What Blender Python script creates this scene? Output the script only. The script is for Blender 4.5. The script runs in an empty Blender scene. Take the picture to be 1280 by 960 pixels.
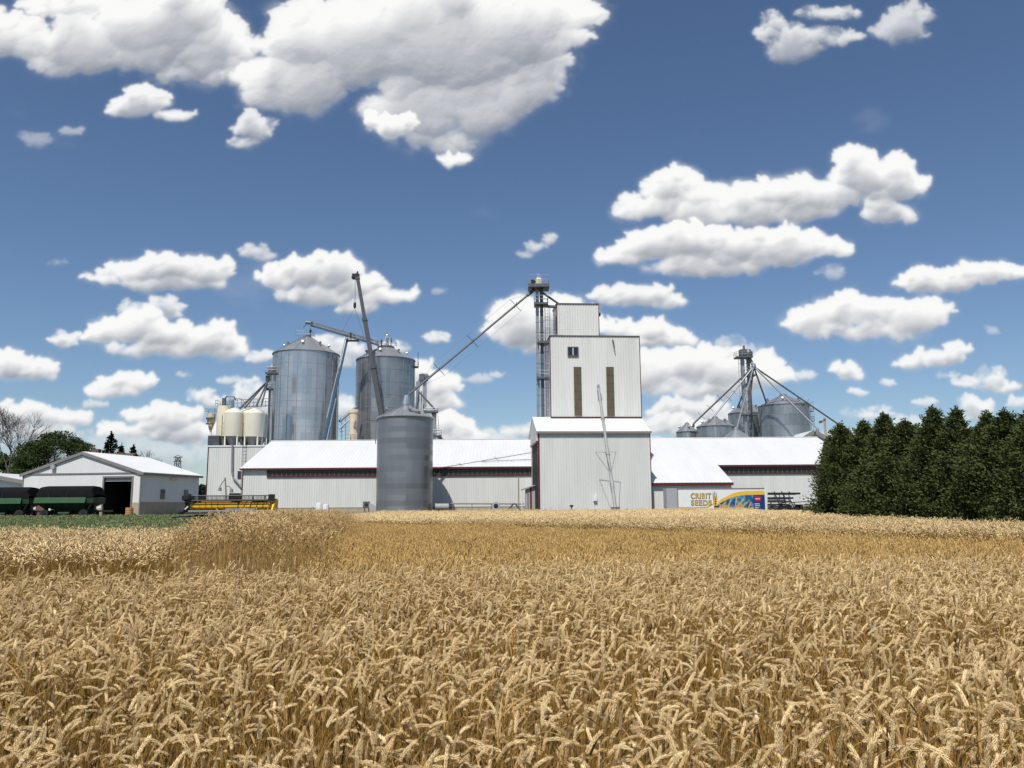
import bpy, math, random
import numpy as np
from mathutils import Vector, Matrix
R = math.radians
S = bpy.context.scene
COL = S.collection
rnd = random.Random(7)

# ---------------------------------------------------------------- camera
F = 1024.0                                   # focal length in pixels of a 1280-wide picture
PITCH, ROLL, CAMZ = R(8.39), R(-0.4), 1.65
cam = bpy.data.cameras.new('camera'); cam_o = bpy.data.objects.new('camera', cam); COL.objects.link(cam_o)
cam.sensor_width = 36; cam.lens = 36 * F / 1280; cam.clip_start = 0.05; cam.clip_end = 6000
MROT = Matrix.Rotation(R(90) + PITCH, 3, 'X') @ Matrix.Rotation(ROLL, 3, 'Z')
cam_o.matrix_world = Matrix.Translation((0, 0, CAMZ)) @ MROT.to_4x4()
S.camera = cam_o
def P(px, py, Y):
    """the point at ground distance Y that was measured at this spot of the photograph"""
    d = MROT @ Vector(((px - 640) / F, -(py - 480) / F, -1))
    t = Y / d.y
    return Vector((d.x * t, Y, CAMZ + d.z * t))
def PX(px, Y, py=600): return P(px, py, Y).x
def PZ(px, py, Y): return P(px, py, Y).z
def uv_of(px, py):
    d = MROT @ Vector(((px - 640) / F, -(py - 480) / F, -1)); return d.x / d.y, d.z / d.y
def smooth(a, b, x):
    t = max(0.0, min(1.0, (x - a) / (b - a))); return t * t * (3 - 2 * t)
YARD = 0.75
def ground_z(x, y): return YARD * smooth(82, 100, y)

# ---------------------------------------------------------------- properties and meshes
def tag(o, label=None, cat=None, group=None, kind=None):
    if label: o['label'] = label
    if cat: o['category'] = cat
    if group: o['group'] = group
    if kind: o['kind'] = kind
    return o
ORG = {}
def thing(name, label, cat, loc, group=None):
    o = bpy.data.objects.new(name, None); COL.objects.link(o); o.location = loc
    o.empty_display_size = 0.2; ORG[o] = Vector(loc)
    return tag(o, label, cat, group)
class Fr:                                     # a local frame standing on the ground
    def __init__(s, x, y, z, yaw=0): s.o = Vector((x, y, z)); s.m = Matrix.Rotation(yaw, 3, 'Z')
    def __call__(s, x, y, z): return s.o + s.m @ Vector((x, y, z))
class MB:
    def __init__(s): s.v = []; s.f = []
    def add(s, vs, fs):
        b = len(s.v); s.v += [Vector(a) for a in vs]; s.f += [tuple(b + i for i in f) for f in fs]; return s
    def face(s, *ps): return s.add(ps, [tuple(range(len(ps)))])
    def hexa(s, p):                           # eight corners: bottom ring then top ring
        return s.add(p, [(0, 3, 2, 1), (4, 5, 6, 7), (0, 1, 5, 4), (1, 2, 6, 5), (2, 3, 7, 6), (3, 0, 4, 7)])
    def box(s, x0, y0, z0, x1, y1, z1, fr=None):
        p = [(x0, y0, z0), (x1, y0, z0), (x1, y1, z0), (x0, y1, z0), (x0, y0, z1), (x1, y0, z1), (x1, y1, z1), (x0, y1, z1)]
        return s.hexa([fr(*a) for a in p] if fr else p)
    def bar(s, p, q, w, h=None, up=(0, 0, 1)):
        p = Vector(p); q = Vector(q); h = h or w; d = (q - p).normalized(); u = Vector(up)
        if abs(d.dot(u)) > .98: u = Vector((0, 1, 0))
        a = d.cross(u).normalized() * w / 2; b = a.cross(d).normalized() * h / 2
        return s.hexa([p - a - b, p + a - b, q + a - b, q - a - b, p - a + b, p + a + b, q + a + b, q - a + b])
    def tube(s, p, q, r, n=8, r2=None, cap=True):
        p = Vector(p); q = Vector(q); r2 = r if r2 is None else r2; d = (q - p).normalized()
        u = Vector((0, 0, 1)) if abs(d.z) < .95 else Vector((1, 0, 0))
        a = d.cross(u).normalized(); b = a.cross(d)
        vs = []
        for (c, rr) in ((p, r), (q, r2)):
            for i in range(n):
                t = 2 * math.pi * i / n; vs.append(c + a * math.cos(t) * rr + b * math.sin(t) * rr)
        fs = [(i, (i + 1) % n, n + (i + 1) % n, n + i) for i in range(n)]
        if cap: fs += [tuple(range(n - 1, -1, -1)), tuple(range(n, 2 * n))]
        return s.add(vs, fs)
    def path(s, pts, r, n=6):
        for a, b in zip(pts, pts[1:]): s.tube(a, b, r, n)
        return s
    def lathe(s, prof, c=(0, 0, 0), n=48, capb=False, capt=False, fr=None):
        vs = []; c = Vector(c)
        for (r, z) in prof:
            for i in range(n):
                t = 2 * math.pi * i / n; vs.append(c + Vector((r * math.cos(t), r * math.sin(t), z)))
        fs = []
        for k in range(len(prof) - 1):
            for i in range(n):
                j = (i + 1) % n; fs.append((k * n + i, k * n + j, (k + 1) * n + j, (k + 1) * n + i))
        if capb: fs.append(tuple(range(n - 1, -1, -1)))
        if capt: fs.append(tuple((len(prof) - 1) * n + i for i in range(n)))
        return s.add(vs, fs)
    def ribs(s, a, b, ext, nrm, pitch=.3, depth=.04, top=None):
        """profiled metal sheet: base line a-b, swept by ext (or up to top(t)), ribs standing out along nrm"""
        a = Vector(a); b = Vector(b); nrm = Vector(nrm).normalized(); L = (b - a).length; n = max(1, int(round(L / pitch)))
        ts = []
        for i in range(n):
            for q, h in ((0, 0), (.70, 0), (.76, 1), (.94, 1)): ts.append(((i + q) / n, h))
        ts.append((1, 0)); vs = []
        for t, h in ts:
            base = a + (b - a) * t + nrm * depth * h
            vs += [base, (top(t) + nrm * depth * h) if top else base + Vector(ext)]
        return s.add(vs, [(2 * i, 2 * i + 2, 2 * i + 3, 2 * i + 1) for i in range(len(ts) - 1)])
    def prism(s, poly, vec):                  # polygon of points, extruded
        n = len(poly); vec = Vector(vec); poly = [Vector(p) for p in poly]
        return s.add(poly + [p + vec for p in poly], [tuple(range(n - 1, -1, -1)), tuple(range(n, 2 * n))] + [(i, (i + 1) % n, n + (i + 1) % n, n + i) for i in range(n)])
    def mesh(s, name, m, org=(0, 0, 0), smooth_=False):
        me = bpy.data.meshes.new(name); o = Vector(org)
        me.from_pydata([tuple(v - o) for v in s.v], [], s.f); me.materials.append(m)
        if smooth_: me.polygons.foreach_set('use_smooth', [True] * len(me.polygons)); me.set_sharp_from_angle(angle=R(35))
        me.update(); return me
    def build(s, name, m, parent=None, smooth_=False, label=None):
        org = ORG.get(parent, Vector((0, 0, 0))) if parent else Vector((0, 0, 0))
        o = bpy.data.objects.new(name, s.mesh(name, m, org, smooth_)); COL.objects.link(o)
        if parent: o.parent = parent; ORG[o] = org
        if label: o['label'] = label
        return o
def solo(mb, name, m, label, cat, base, group=None, smooth_=False):   # a thing that is one mesh, origin at its base
    o = bpy.data.objects.new(name, mb.mesh(name, m, base, smooth_)); COL.objects.link(o); o.location = base; ORG[o] = Vector(base)
    return tag(o, label, cat, group)

# ---------------------------------------------------------------- materials
def nodes(m):
    m.use_nodes = True; nt = m.node_tree; return nt, nt.nodes, nt.links, nt.nodes['Principled BSDF']
def mat(name, col, rough=.6, metal=0.0, var=.12, scale=1.5, stretch=(1, 1, 1), bump=0.0, bscale=30, spec=.5, rand=0.0, coat=0):
    m = bpy.data.materials.new(name); nt, N, L, B = nodes(m)
    tc = N.new('ShaderNodeTexCoord'); mp = N.new('ShaderNodeMapping'); mp.inputs['Scale'].default_value = stretch
    L.new(tc.outputs['Object'], mp.inputs[0])
    nz = N.new('ShaderNodeTexNoise'); nz.inputs['Scale'].default_value = scale; nz.inputs['Detail'].default_value = 6; nz.inputs['Roughness'].default_value = .65
    L.new(mp.outputs[0], nz.inputs['Vector'])
    mr = N.new('ShaderNodeMapRange'); mr.inputs[1].default_value = .3; mr.inputs[2].default_value = .7
    mr.inputs[3].default_value = 1 - var; mr.inputs[4].default_value = 1 + var * .6
    L.new(nz.outputs['Fac'], mr.inputs[0])
    mx = N.new('ShaderNodeMix'); mx.data_type = 'RGBA'; mx.blend_type = 'MULTIPLY'; mx.inputs[0].default_value = 1
    mx.inputs[6].default_value = (*col, 1); fac = mr.outputs[0]
    if rand:
        oi = N.new('ShaderNodeObjectInfo'); r2 = N.new('ShaderNodeMapRange'); r2.inputs[3].default_value = 1 - rand; r2.inputs[4].default_value = 1 + rand
        L.new(oi.outputs['Random'], r2.inputs[0]); mu = N.new('ShaderNodeMath'); mu.operation = 'MULTIPLY'
        L.new(fac, mu.inputs[0]); L.new(r2.outputs[0], mu.inputs[1]); fac = mu.outputs[0]
    L.new(fac, mx.inputs[7]); L.new(mx.outputs[2], B.inputs['Base Color'])
    B.inputs['Roughness'].default_value = rough; B.inputs['Metallic'].default_value = metal; B.inputs['Specular IOR Level'].default_value = spec
    if bump:
        n2 = N.new('ShaderNodeTexNoise'); n2.inputs['Scale'].default_value = bscale; n2.inputs['Detail'].default_value = 4
        L.new(tc.outputs['Object'], n2.inputs['Vector']); bp = N.new('ShaderNodeBump'); bp.inputs['Strength'].default_value = bump; bp.inputs['Distance'].default_value = .05
        L.new(n2.outputs['Fac'], bp.inputs['Height']); L.new(bp.outputs[0], B.inputs['Normal'])
    return m
def galvanised(name, col, panels, ring, rough=.42, var=.22, metal=.85, wave=0.0):
    """sheet steel in rings of curved panels; every sheet has aged a little differently"""
    m = bpy.data.materials.new(name); nt, N, L, B = nodes(m)
    tc = N.new('ShaderNodeTexCoord'); sp = N.new('ShaderNodeSeparateXYZ'); L.new(tc.outputs['Object'], sp.inputs[0])
    def M(op, a, b=None):
        k = N.new('ShaderNodeMath'); k.operation = op
        for i, q in enumerate((a, b)):
            if q is None: continue
            if isinstance(q, (int, float)): k.inputs[i].default_value = q
            else: L.new(q, k.inputs[i])
        return k.outputs[0]
    an = M('FLOOR', M('MULTIPLY', M('ARCTAN2', sp.outputs[1], sp.outputs[0]), panels / 6.28318)); zz = M('FLOOR', M('DIVIDE', sp.outputs[2], ring))
    cb = N.new('ShaderNodeCombineXYZ'); L.new(an, cb.inputs[0]); L.new(zz, cb.inputs[1])
    wn = N.new('ShaderNodeTexWhiteNoise'); wn.noise_dimensions = '2D'; L.new(cb.outputs[0], wn.inputs['Vector'])
    wz = N.new('ShaderNodeTexWhiteNoise'); wz.noise_dimensions = '1D'; L.new(zz, wz.inputs['W'])
    nz = N.new('ShaderNodeTexNoise'); nz.inputs['Scale'].default_value = 1.3; nz.inputs['Detail'].default_value = 8; nz.inputs['Roughness'].default_value = .7
    mp = N.new('ShaderNodeMapping'); mp.inputs['Scale'].default_value = (1, 1, .22); L.new(tc.outputs['Object'], mp.inputs[0]); L.new(mp.outputs[0], nz.inputs['Vector'])
    t = M('ADD', M('ADD', M('MULTIPLY', wn.outputs['Value'], .45), M('MULTIPLY', wz.outputs['Value'], .45)), M('MULTIPLY', nz.outputs['Fac'], .8))
    mr = N.new('ShaderNodeMapRange'); mr.inputs[1].default_value = .35; mr.inputs[2].default_value = 1.25; mr.inputs[3].default_value = 1 - var; mr.inputs[4].default_value = 1 + var
    L.new(t, mr.inputs[0])
    mx = N.new('ShaderNodeMix'); mx.data_type = 'RGBA'; mx.blend_type = 'MULTIPLY'; mx.inputs[0].default_value = 1; mx.inputs[6].default_value = (*col, 1)
    L.new(mr.outputs[0], mx.inputs[7]); L.new(mx.outputs[2], B.inputs['Base Color'])
    B.inputs['Metallic'].default_value = metal
    rr = N.new('ShaderNodeMapRange'); rr.inputs[3].default_value = rough - .07; rr.inputs[4].default_value = rough + .1; L.new(wn.outputs['Value'], rr.inputs[0]); L.new(rr.outputs[0], B.inputs['Roughness'])
    # slightly buckled sheets and the fine horizontal corrugation
    n2 = N.new('ShaderNodeTexNoise'); n2.inputs['Scale'].default_value = .5; n2.inputs['Detail'].default_value = 2
    L.new(mp.outputs[0], n2.inputs['Vector'])
    sn = M('MULTIPLY', M('SINE', M('MULTIPLY', sp.outputs[2], 6.28318 / .10)), wave)
    h = M('ADD', n2.outputs['Fac'], sn)
    bp = N.new('ShaderNodeBump'); bp.inputs['Strength'].default_value = .5; bp.inputs['Distance'].default_value = .25
    L.new(h, bp.inputs['Height']); L.new(bp.outputs[0], B.inputs['Normal'])
    return m
M_ = {}
M_['siding'] = mat('pale_grey_siding', (.63, .63, .60), .5, var=.09, scale=.6, stretch=(1.2, 1.2, .12))
M_['siding2'] = mat('off_white_siding', (.67, .665, .63), .5, var=.10, scale=.6, stretch=(1.2, 1.2, .12))
M_['barn'] = mat('white_barn_siding', (.70, .70, .68), .5, var=.06, scale=.5, stretch=(1, 1, .2))
M_['barnside'] = M_['barn']
M_['roof'] = mat('white_steel_roof', (.63, .63, .62), .5, var=.06, scale=.35, stretch=(1, .25, .25))
M_['maroon'] = mat('maroon_trim', (.105, .014, .017), .45, var=.15)
M_['darktrim'] = mat('dark_grey_trim', (.10, .095, .09), .6)
M_['soffit'] = mat('grey_fascia', (.22, .20, .19), .6)
M_['dark'] = mat('opening_shade', (.012, .012, .013), .8)
M_['louvre'] = mat('smoked_glazing', (.035, .032, .028), .35, var=.4, scale=3)
M_['slat'] = mat('brown_slats', (.10, .075, .055), .6)
M_['khaki'] = mat('khaki_translucent_panel', (.105, .088, .048), .5, var=.2, scale=2, stretch=(1, 1, .4))
M_['glass'] = mat('dark_window_glass', (.02, .03, .05), .08, var=.05)
M_['white'] = mat('white_paint', (.72, .72, .70), .4, var=.05)
M_['concrete'] = mat('concrete', (.42, .40, .36), .85, var=.2, scale=1.2)
M_['brick'] = mat('brown_brick', (.16, .075, .055), .8, var=.3, scale=5)
M_['beige'] = mat('beige_block', (.40, .34, .25), .8, var=.2, scale=2)
M_['silo'] = galvanised('bright_galvanised_sheet', (.54, .55, .555), 22, 2.62, .30, .15, .82)
M_['bin'] = galvanised('weathered_corrugated_sheet', (.27, .275, .28), 9, .815, .38, .19, .7, 0)
M_['silo_dull'] = galvanised('dull_galvanised_sheet', (.34, .355, .36), 20, 2.6, .33, .24, .8)
M_['cone'] = galvanised('galvanised_roof_sheet', (.36, .37, .375), 28, 50, .42, .18, .6)
M_['steel'] = mat('galvanised_steelwork', (.36, .37, .38), .45, .7, var=.2)
M_['dsteel'] = mat('dark_steelwork', (.13, .135, .14), .5, .5, var=.2)
M_['dark_orange'] = mat('dark_orange_steel', (.30, .12, .012), .45, var=.2)  # darker orange that sets the auger flighting off as stripes
M_['stud'] = mat('aged_steel_studs', (.36, .365, .37), .5, .5, var=.2)
M_['auger'] = mat('dull_grey_tube', (.30, .30, .29), .6, .0, var=.2)
M_['mirror'] = mat('polished_steel_cap', (.9, .9, .9), .18, .9, var=.03)
M_['crane'] = mat('grey_crane_paint', (.075, .075, .078), .45, .2, var=.2)
M_['blue'] = mat('blue_lift_paint', (.03, .085, .15), .45, var=.12)
M_['cream'] = mat('cream_tank_paint', (.70, .66, .53), .4, var=.08, scale=.8, stretch=(1, 1, .2))
M_['creamdk'] = mat('old_cream_paint', (.62, .555, .40), .5, var=.12)
M_['pinkcream'] = mat('sandy_cream_paint', (.62, .50, .37), .5, var=.1)
M_['yellow'] = mat('yellow_machine_paint', (.90, .50, .03), .35, var=.15, scale=3)
M_['orange'] = mat('orange_panel_paint', (.85, .45, .03), .4, var=.2, scale=3)
M_['black'] = mat('black_paint_and_shade', (.012, .012, .013), .5, var=.3)
M_['rubber'] = mat('tyre_rubber', (.02, .02, .02), .8)
M_['green'] = mat('sunlit_green_wagon_paint', (.020, .075, .022), .4, var=.15)  # wagon green lightened for the flare, where the sun catches it
M_['green_shade'] = mat('shaded_green_wagon_paint', (.010, .030, .014), .6, var=.2)  # same green with the shade of the inward-sloping hopper put into the colour
M_['tarp'] = mat('black_tarpaulin', (.009, .010, .010), .9, spec=.1, var=.3, scale=2)
M_['gold'] = mat('gold_lettering', (.56, .37, .09), .4, var=.05)
M_['goldband'] = mat('gold_band', (.75, .45, .04), .4, var=.05)
M_['navy'] = mat('navy_panel', (.012, .05, .15), .35, var=.08)
M_['red'] = mat('red_panel', (.55, .02, .04), .4, var=.05)
M_['grey'] = mat('grey_cabinet_paint', (.34, .35, .36), .45, var=.06)
M_['bark'] = mat('bark', (.10, .075, .055), .9, var=.35, scale=6)
M_['greybark'] = mat('grey_bark', (.075, .062, .052), .9, var=.35, scale=4)
M_['pole'] = mat('weathered_wood_pole', (.34, .28, .22), .85, var=.2, stretch=(4, 4, .4))
M_['skin'] = mat('skin', (.45, .27, .19), .6)
M_['navycloth'] = mat('navy_work_clothes', (.02, .025, .04), .85)
M_['hivis'] = mat('dark_jacket', (.05, .05, .05), .85)
M_['hose'] = mat('dark_green_hose', (.02, .05, .035), .5)
M_['orangebin'] = mat('orange_barrel_paint', (.42, .22, .07), .5)
def leafmat(name, c1, c2, rough=.55, trans=.25):
    m = bpy.data.materials.new(name); nt, N, L, B = nodes(m)
    tc = N.new('ShaderNodeTexCoord'); nz = N.new('ShaderNodeTexNoise'); nz.inputs['Scale'].default_value = 1.1; nz.inputs['Detail'].default_value = 5
    L.new(tc.outputs['Object'], nz.inputs['Vector'])
    ge = N.new('ShaderNodeNewGeometry'); ad = N.new('ShaderNodeMath'); ad.operation = 'MULTIPLY_ADD'; ad.inputs[1].default_value = .5
    L.new(ge.outputs['Random Per Island'], ad.inputs[0]); L.new(nz.outputs['Fac'], ad.inputs[2])
    mr = N.new('ShaderNodeMapRange'); mr.inputs[1].default_value = .4; mr.inputs[2].default_value = 1.1; L.new(ad.outputs[0], mr.inputs[0])
    mx = N.new('ShaderNodeMix'); mx.data_type = 'RGBA'; mx.inputs[6].default_value = (*c1, 1); mx.inputs[7].default_value = (*c2, 1)
    L.new(mr.outputs[0], mx.inputs[0]); L.new(mx.outputs[2], B.inputs['Base Color']); B.inputs['Roughness'].default_value = rough
    B.inputs['Specular IOR Level'].default_value = .12
    if trans:
        tr = N.new('ShaderNodeBsdfTranslucent'); L.new(mx.outputs[2], tr.inputs[0]); ms = N.new('ShaderNodeMixShader'); ms.inputs[0].default_value = trans
        L.new(B.outputs[0], ms.inputs[1]); L.new(tr.outputs[0], ms.inputs[2]); L.new(ms.outputs[0], N['Material Output'].inputs[0])
    return m
M_['cedar'] = leafmat('cedar_foliage', (.050, .064, .021), (.095, .116, .038), .75, trans=.12)
M_['maple'] = leafmat('broadleaf_foliage', (.036, .058, .018), (.072, .105, .030), .7)
M_['spruce'] = leafmat('spruce_foliage', (.010, .020, .012), (.024, .042, .024), trans=.1)
M_['soy'] = leafmat('bean_leaves', (.18, .215, .095), (.26, .29, .13), .7)

# ---------------------------------------------------------------- sun and sky
SUN_EL, SUN_AZ = R(58), R(18)                # height, and degrees to the left of straight behind the camera
to_sun = Vector((-math.sin(SUN_AZ) * math.cos(SUN_EL), -math.cos(SUN_AZ) * math.cos(SUN_EL), math.sin(SUN_EL)))
sl = bpy.data.lights.new('sun', 'SUN'); sl.energy = 5.0; sl.angle = R(.53); sl.color = (1, .965, .91)
so = bpy.data.objects.new('sun', sl); COL.objects.link(so); so.rotation_euler = (-to_sun).to_track_quat('-Z', 'Y').to_euler(); so.location = (0, 0, 60)
# ---------------------------------------------------------------- clouds
import numpy as np
SKY_U0, SKY_U1, SKY_V0, SKY_V1, SKY_RES = -0.80, 0.80, -0.02, 0.86, 1000
def _smooth(a, b, x):
    t = np.clip((x - a) / (b - a), 0, 1)
    return t * t * (3 - 2 * t)
def _gnoise(x, y, seed):
    rs = np.random.RandomState(seed)
    perm = rs.permutation(256).astype(np.int32)
    ang = rs.rand(256).astype(np.float32) * 6.2831853
    gx, gy = np.cos(ang), np.sin(ang)
    xi = np.floor(x).astype(np.int32); yi = np.floor(y).astype(np.int32)
    xf = (x - xi).astype(np.float32); yf = (y - yi).astype(np.float32)
    u = xf * xf * xf * (xf * (xf * 6 - 15) + 10); v = yf * yf * yf * (yf * (yf * 6 - 15) + 10)
    def g(ix, iy, fx, fy):
        h = perm[(perm[ix & 255] + iy) & 255]
        return gx[h] * fx + gy[h] * fy
    a = g(xi, yi, xf, yf); b = g(xi + 1, yi, xf - 1, yf)
    c = g(xi, yi + 1, xf, yf - 1); d = g(xi + 1, yi + 1, xf - 1, yf - 1)
    return (a + u * (b - a)) * (1 - v) + (c + u * (d - c)) * v
def _fbm(x, y, seed, octv, gain=0.5, billow=False):
    s = 0; a = 1.0; f = 1.0; tot = 0
    for o in range(octv):
        n = _gnoise(x * f + 13.7 * o, y * f + 7.1 * o, seed + o)
        s = s + a * ((1 - 2.6 * np.abs(n)) if billow else 1.5 * n)
        tot += a; a *= gain; f *= 2.03
    return s / tot
def _blur(a, r):
    r = int(r)
    for _ in range(2):
        for ax in (0, 1):
            p = [(0, 0), (0, 0)]; p[ax] = (r + 1, r)
            c = np.cumsum(np.pad(a, p, mode='edge'), axis=ax, dtype=np.float64)
            n = a.shape[ax]
            hi = np.take(c, np.arange(2 * r + 1, 2 * r + 1 + n), axis=ax); lo = np.take(c, np.arange(0, n), axis=ax)
            a = ((hi - lo) / (2 * r + 1)).astype(np.float32)
    return a
# each cloud: (softness, brightness, opacity, [(azimuth-ish x, y, rx, ry), ...]) measured on a 1280-wide field of view
CLOUDS = [
 (1.0, 1.0, 1.0, [(12,52,50,36),(70,82,40,24),(110,62,70,48),(190,38,90,58),(90,8,70,22),(265,60,55,44),(235,90,40,18),(300,95,40,28)]),
 (1.0, 1.0, 1.0, [(335,112,50,36),(385,105,62,58),(400,75,60,42),(455,62,90,70),(560,60,130,80),(640,45,86,72),(692,20,48,40),(680,88,34,34),(520,140,85,46),(600,140,60,44),(640,120,50,38),(380,8,30,14),
             (555,180,42,24),(500,158,42,24)]),
 (1.0, 1.05, 1.0, [(565,202,24,12),(490,160,30,18)]),
 (1.1, 1.0, .95, [(182,132,38,20),(158,138,26,14),(215,148,26,9),(180,112,12,8)]),
 (1.3, .95, .85, [(318,162,26,20),(305,178,20,10)]),
 (2.2, .9, .42, [(88,164,20,7)]), (2.4, .9, .35, [(42,178,18,16)]),
 (2.0, .95, .8, [(985,62,42,28),(1020,50,40,20),(1055,48,34,10),(1035,20,46,12),(968,30,16,12)]),
 (2.0, .95, .7, [(1130,38,30,30),(1140,20,22,16)]),
 (.9, 1.05, 1.0, [(830,240,34,26),(850,225,24,16),(800,262,30,18),(870,268,62,26),(880,245,40,20),(940,268,60,22),(1000,262,60,22),(930,255,46,24),(985,244,46,30),(1020,246,50,30),(1085,222,56,32),(1075,212,30,20),(1120,232,34,26),(1112,268,40,20)]),
 (.95, 1.05, 1.0, [(775,322,40,14),(815,310,46,24),(870,306,52,26),(925,312,52,26),(975,318,52,24),(1035,314,30,14),(880,334,90,18),(840,298,60,18),(990,300,50,18)]),
 (1.3, .98, .95, [(765,372,26,14),(805,372,48,20),(840,380,28,12)]),
 (2.2, .95, .7, [(686,298,10,12),(672,308,18,9),(658,318,12,7)]),
 (1.0, 1.0, 1.0, [(1012,404,32,28),(1050,392,40,24),(1090,392,46,26),(1140,398,42,26),(1080,416,84,14)]),
 (1.0, 1.0, 1.0, [(1158,355,32,18),(1190,352,34,18),(1232,342,34,20),(1258,342,26,14)]),
 (1.1, 1.0, .95, [(1145,452,32,11),(1178,448,36,14),(1200,440,18,10)]),
 (1.2, 1.0, .95, [(1060,462,20,13),(1066,470,20,8)]), (1.5, .95, .8, [(1075,491,14,7)]),
 (1.2, 1.0, .9, [(1228,480,34,14),(1240,472,22,12),(1262,486,22,8)]),
 (1.8, .95, .7, [(1002,468,18,7)]), (1.8, .95, .7, [(1155,503,20,8)]), (1.5, .98, .8, [(1085,522,34,10),(1096,516,16,8)]),
 (1.3, 1.0, .9, [(1222,510,26,14),(1222,522,24,10)]), (2.2, .9, .4, [(1240,415,9,7)]),
 (2.2, .9, .45, [(1040,345,18,12)]), (2.0, .9, .4, [(1180,470,14,6)]),
 (1.0, 1.0, 1.0, [(628,402,30,16),(650,412,46,34),(690,398,40,30),(720,408,36,26),(690,430,50,18)]),
 (1.0, 1.0, 1.0, [(770,412,26,14),(815,415,36,18),(850,426,30,16),(800,430,40,12)]),
 (.9, 1.06, 1.0, [(815,470,40,26),(862,458,52,30),(905,464,46,30),(950,466,34,28),(885,488,86,16)]),
 (1.3, .92, .95, [(860,512,50,18),(895,525,40,14)]), (1.3, .95, .95, [(835,532,40,15),(880,540,50,14)]),
 (1.4, .95, .5, [(760,480,50,26),(920,440,26,18)]),
 (1.0, 1.0, .97, [(128,346,26,9),(170,340,36,16),(215,336,44,22),(258,342,38,20),(215,354,78,14)]),
 (1.0, 1.0, 1.0, [(345,352,26,18),(385,345,38,22),(420,342,38,26),(450,360,32,20),(488,372,34,17),(395,370,60,16),(450,385,30,12)]),
 (2.0, .95, .7, [(318,316,24,10),(335,322,16,6)]),
 (1.5, .96, .85, [(170,388,28,12),(208,386,30,14),(190,396,44,8)]),
 (.95, 1.02, 1.0, [(130,416,30,18),(165,412,40,22),(205,420,50,22),(255,430,46,22),(280,438,28,14),(200,438,84,13)]),
 (1.3, 1.0, .9, [(76,424,20,12),(84,430,18,7)]),
 (1.0, 1.0, .97, [(12,458,32,20),(42,464,28,16),(62,470,16,12)]),
 (1.0, 1.03, .97, [(150,478,26,14),(175,482,22,12),(140,490,32,10)]),
 (1.2, 1.0, .9, [(250,496,22,10),(262,502,20,8)]),
 (1.3, .97, .95, [(20,520,36,18),(62,522,40,16),(100,524,22,12),(40,538,60,12)]),
 (1.2, .98, .95, [(190,516,30,14),(215,528,40,18),(165,540,46,14),(235,545,46,18)]),
 (2.2, .86, .5, [(60,560,110,26),(200,572,90,24),(130,585,120,22),(300,575,80,24)]),
 (1.6, .98, .85, [(546,425,20,9)]), (2.2, .95, .5, [(600,474,24,7)]), (2.0, .95, .6, [(622,469,12,5)]),
 (1.0, 1.02, 1.0, [(525,470,22,26),(545,486,24,24),(560,506,30,16),(530,510,36,22)]),
 (1.0, 1.02, 1.0, [(565,536,34,18),(585,542,24,12),(540,546,40,10)]),
 (1.4, .96, .9, [(415,432,36,14),(440,440,30,14),(495,438,24,12),(430,460,22,14)]),
 (1.5, .96, .85, [(325,447,22,10)]), (1.3, .98, .9, [(310,500,34,20),(340,510,30,16)]),
 (1.3, .97, .9, [(435,510,22,16)]),
 (1.7, .85, .75, [(600,560,80,10),(760,560,120,14)]),
 (2.0,.9,.7,[(600,548,60,12),(660,540,40,12)]),(2.0,.9,.65,[(780,528,70,14),(960,545,60,10)]),(2.0,.9,.6,[(1060,548,60,10),(1150,530,40,10),(1240,545,50,10)]),(1.9,.92,.7,[(330,530,40,16)]),
 (1.8,.92,.7,[(980,520,22,7),(1010,512,14,5)]),(1.7,.95,.75,[(1110,478,14,6),(1195,470,10,5)]),(1.6,.96,.75,[(1270,505,16,8)]),(1.8,.9,.65,[(120,505,20,7),(20,590,40,10)]),(1.7,.93,.7,[(285,475,16,7),(230,470,10,5)]),(1.7,.92,.7,[(700,455,24,8),(745,455,20,10)]),
 (2.4, .9, .35, [(550,365,12,6)]), (2.4, .9, .35, [(70,330,14,6)]), (1.6,.95,.6,[(640,540,24,8)]),
]
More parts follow.
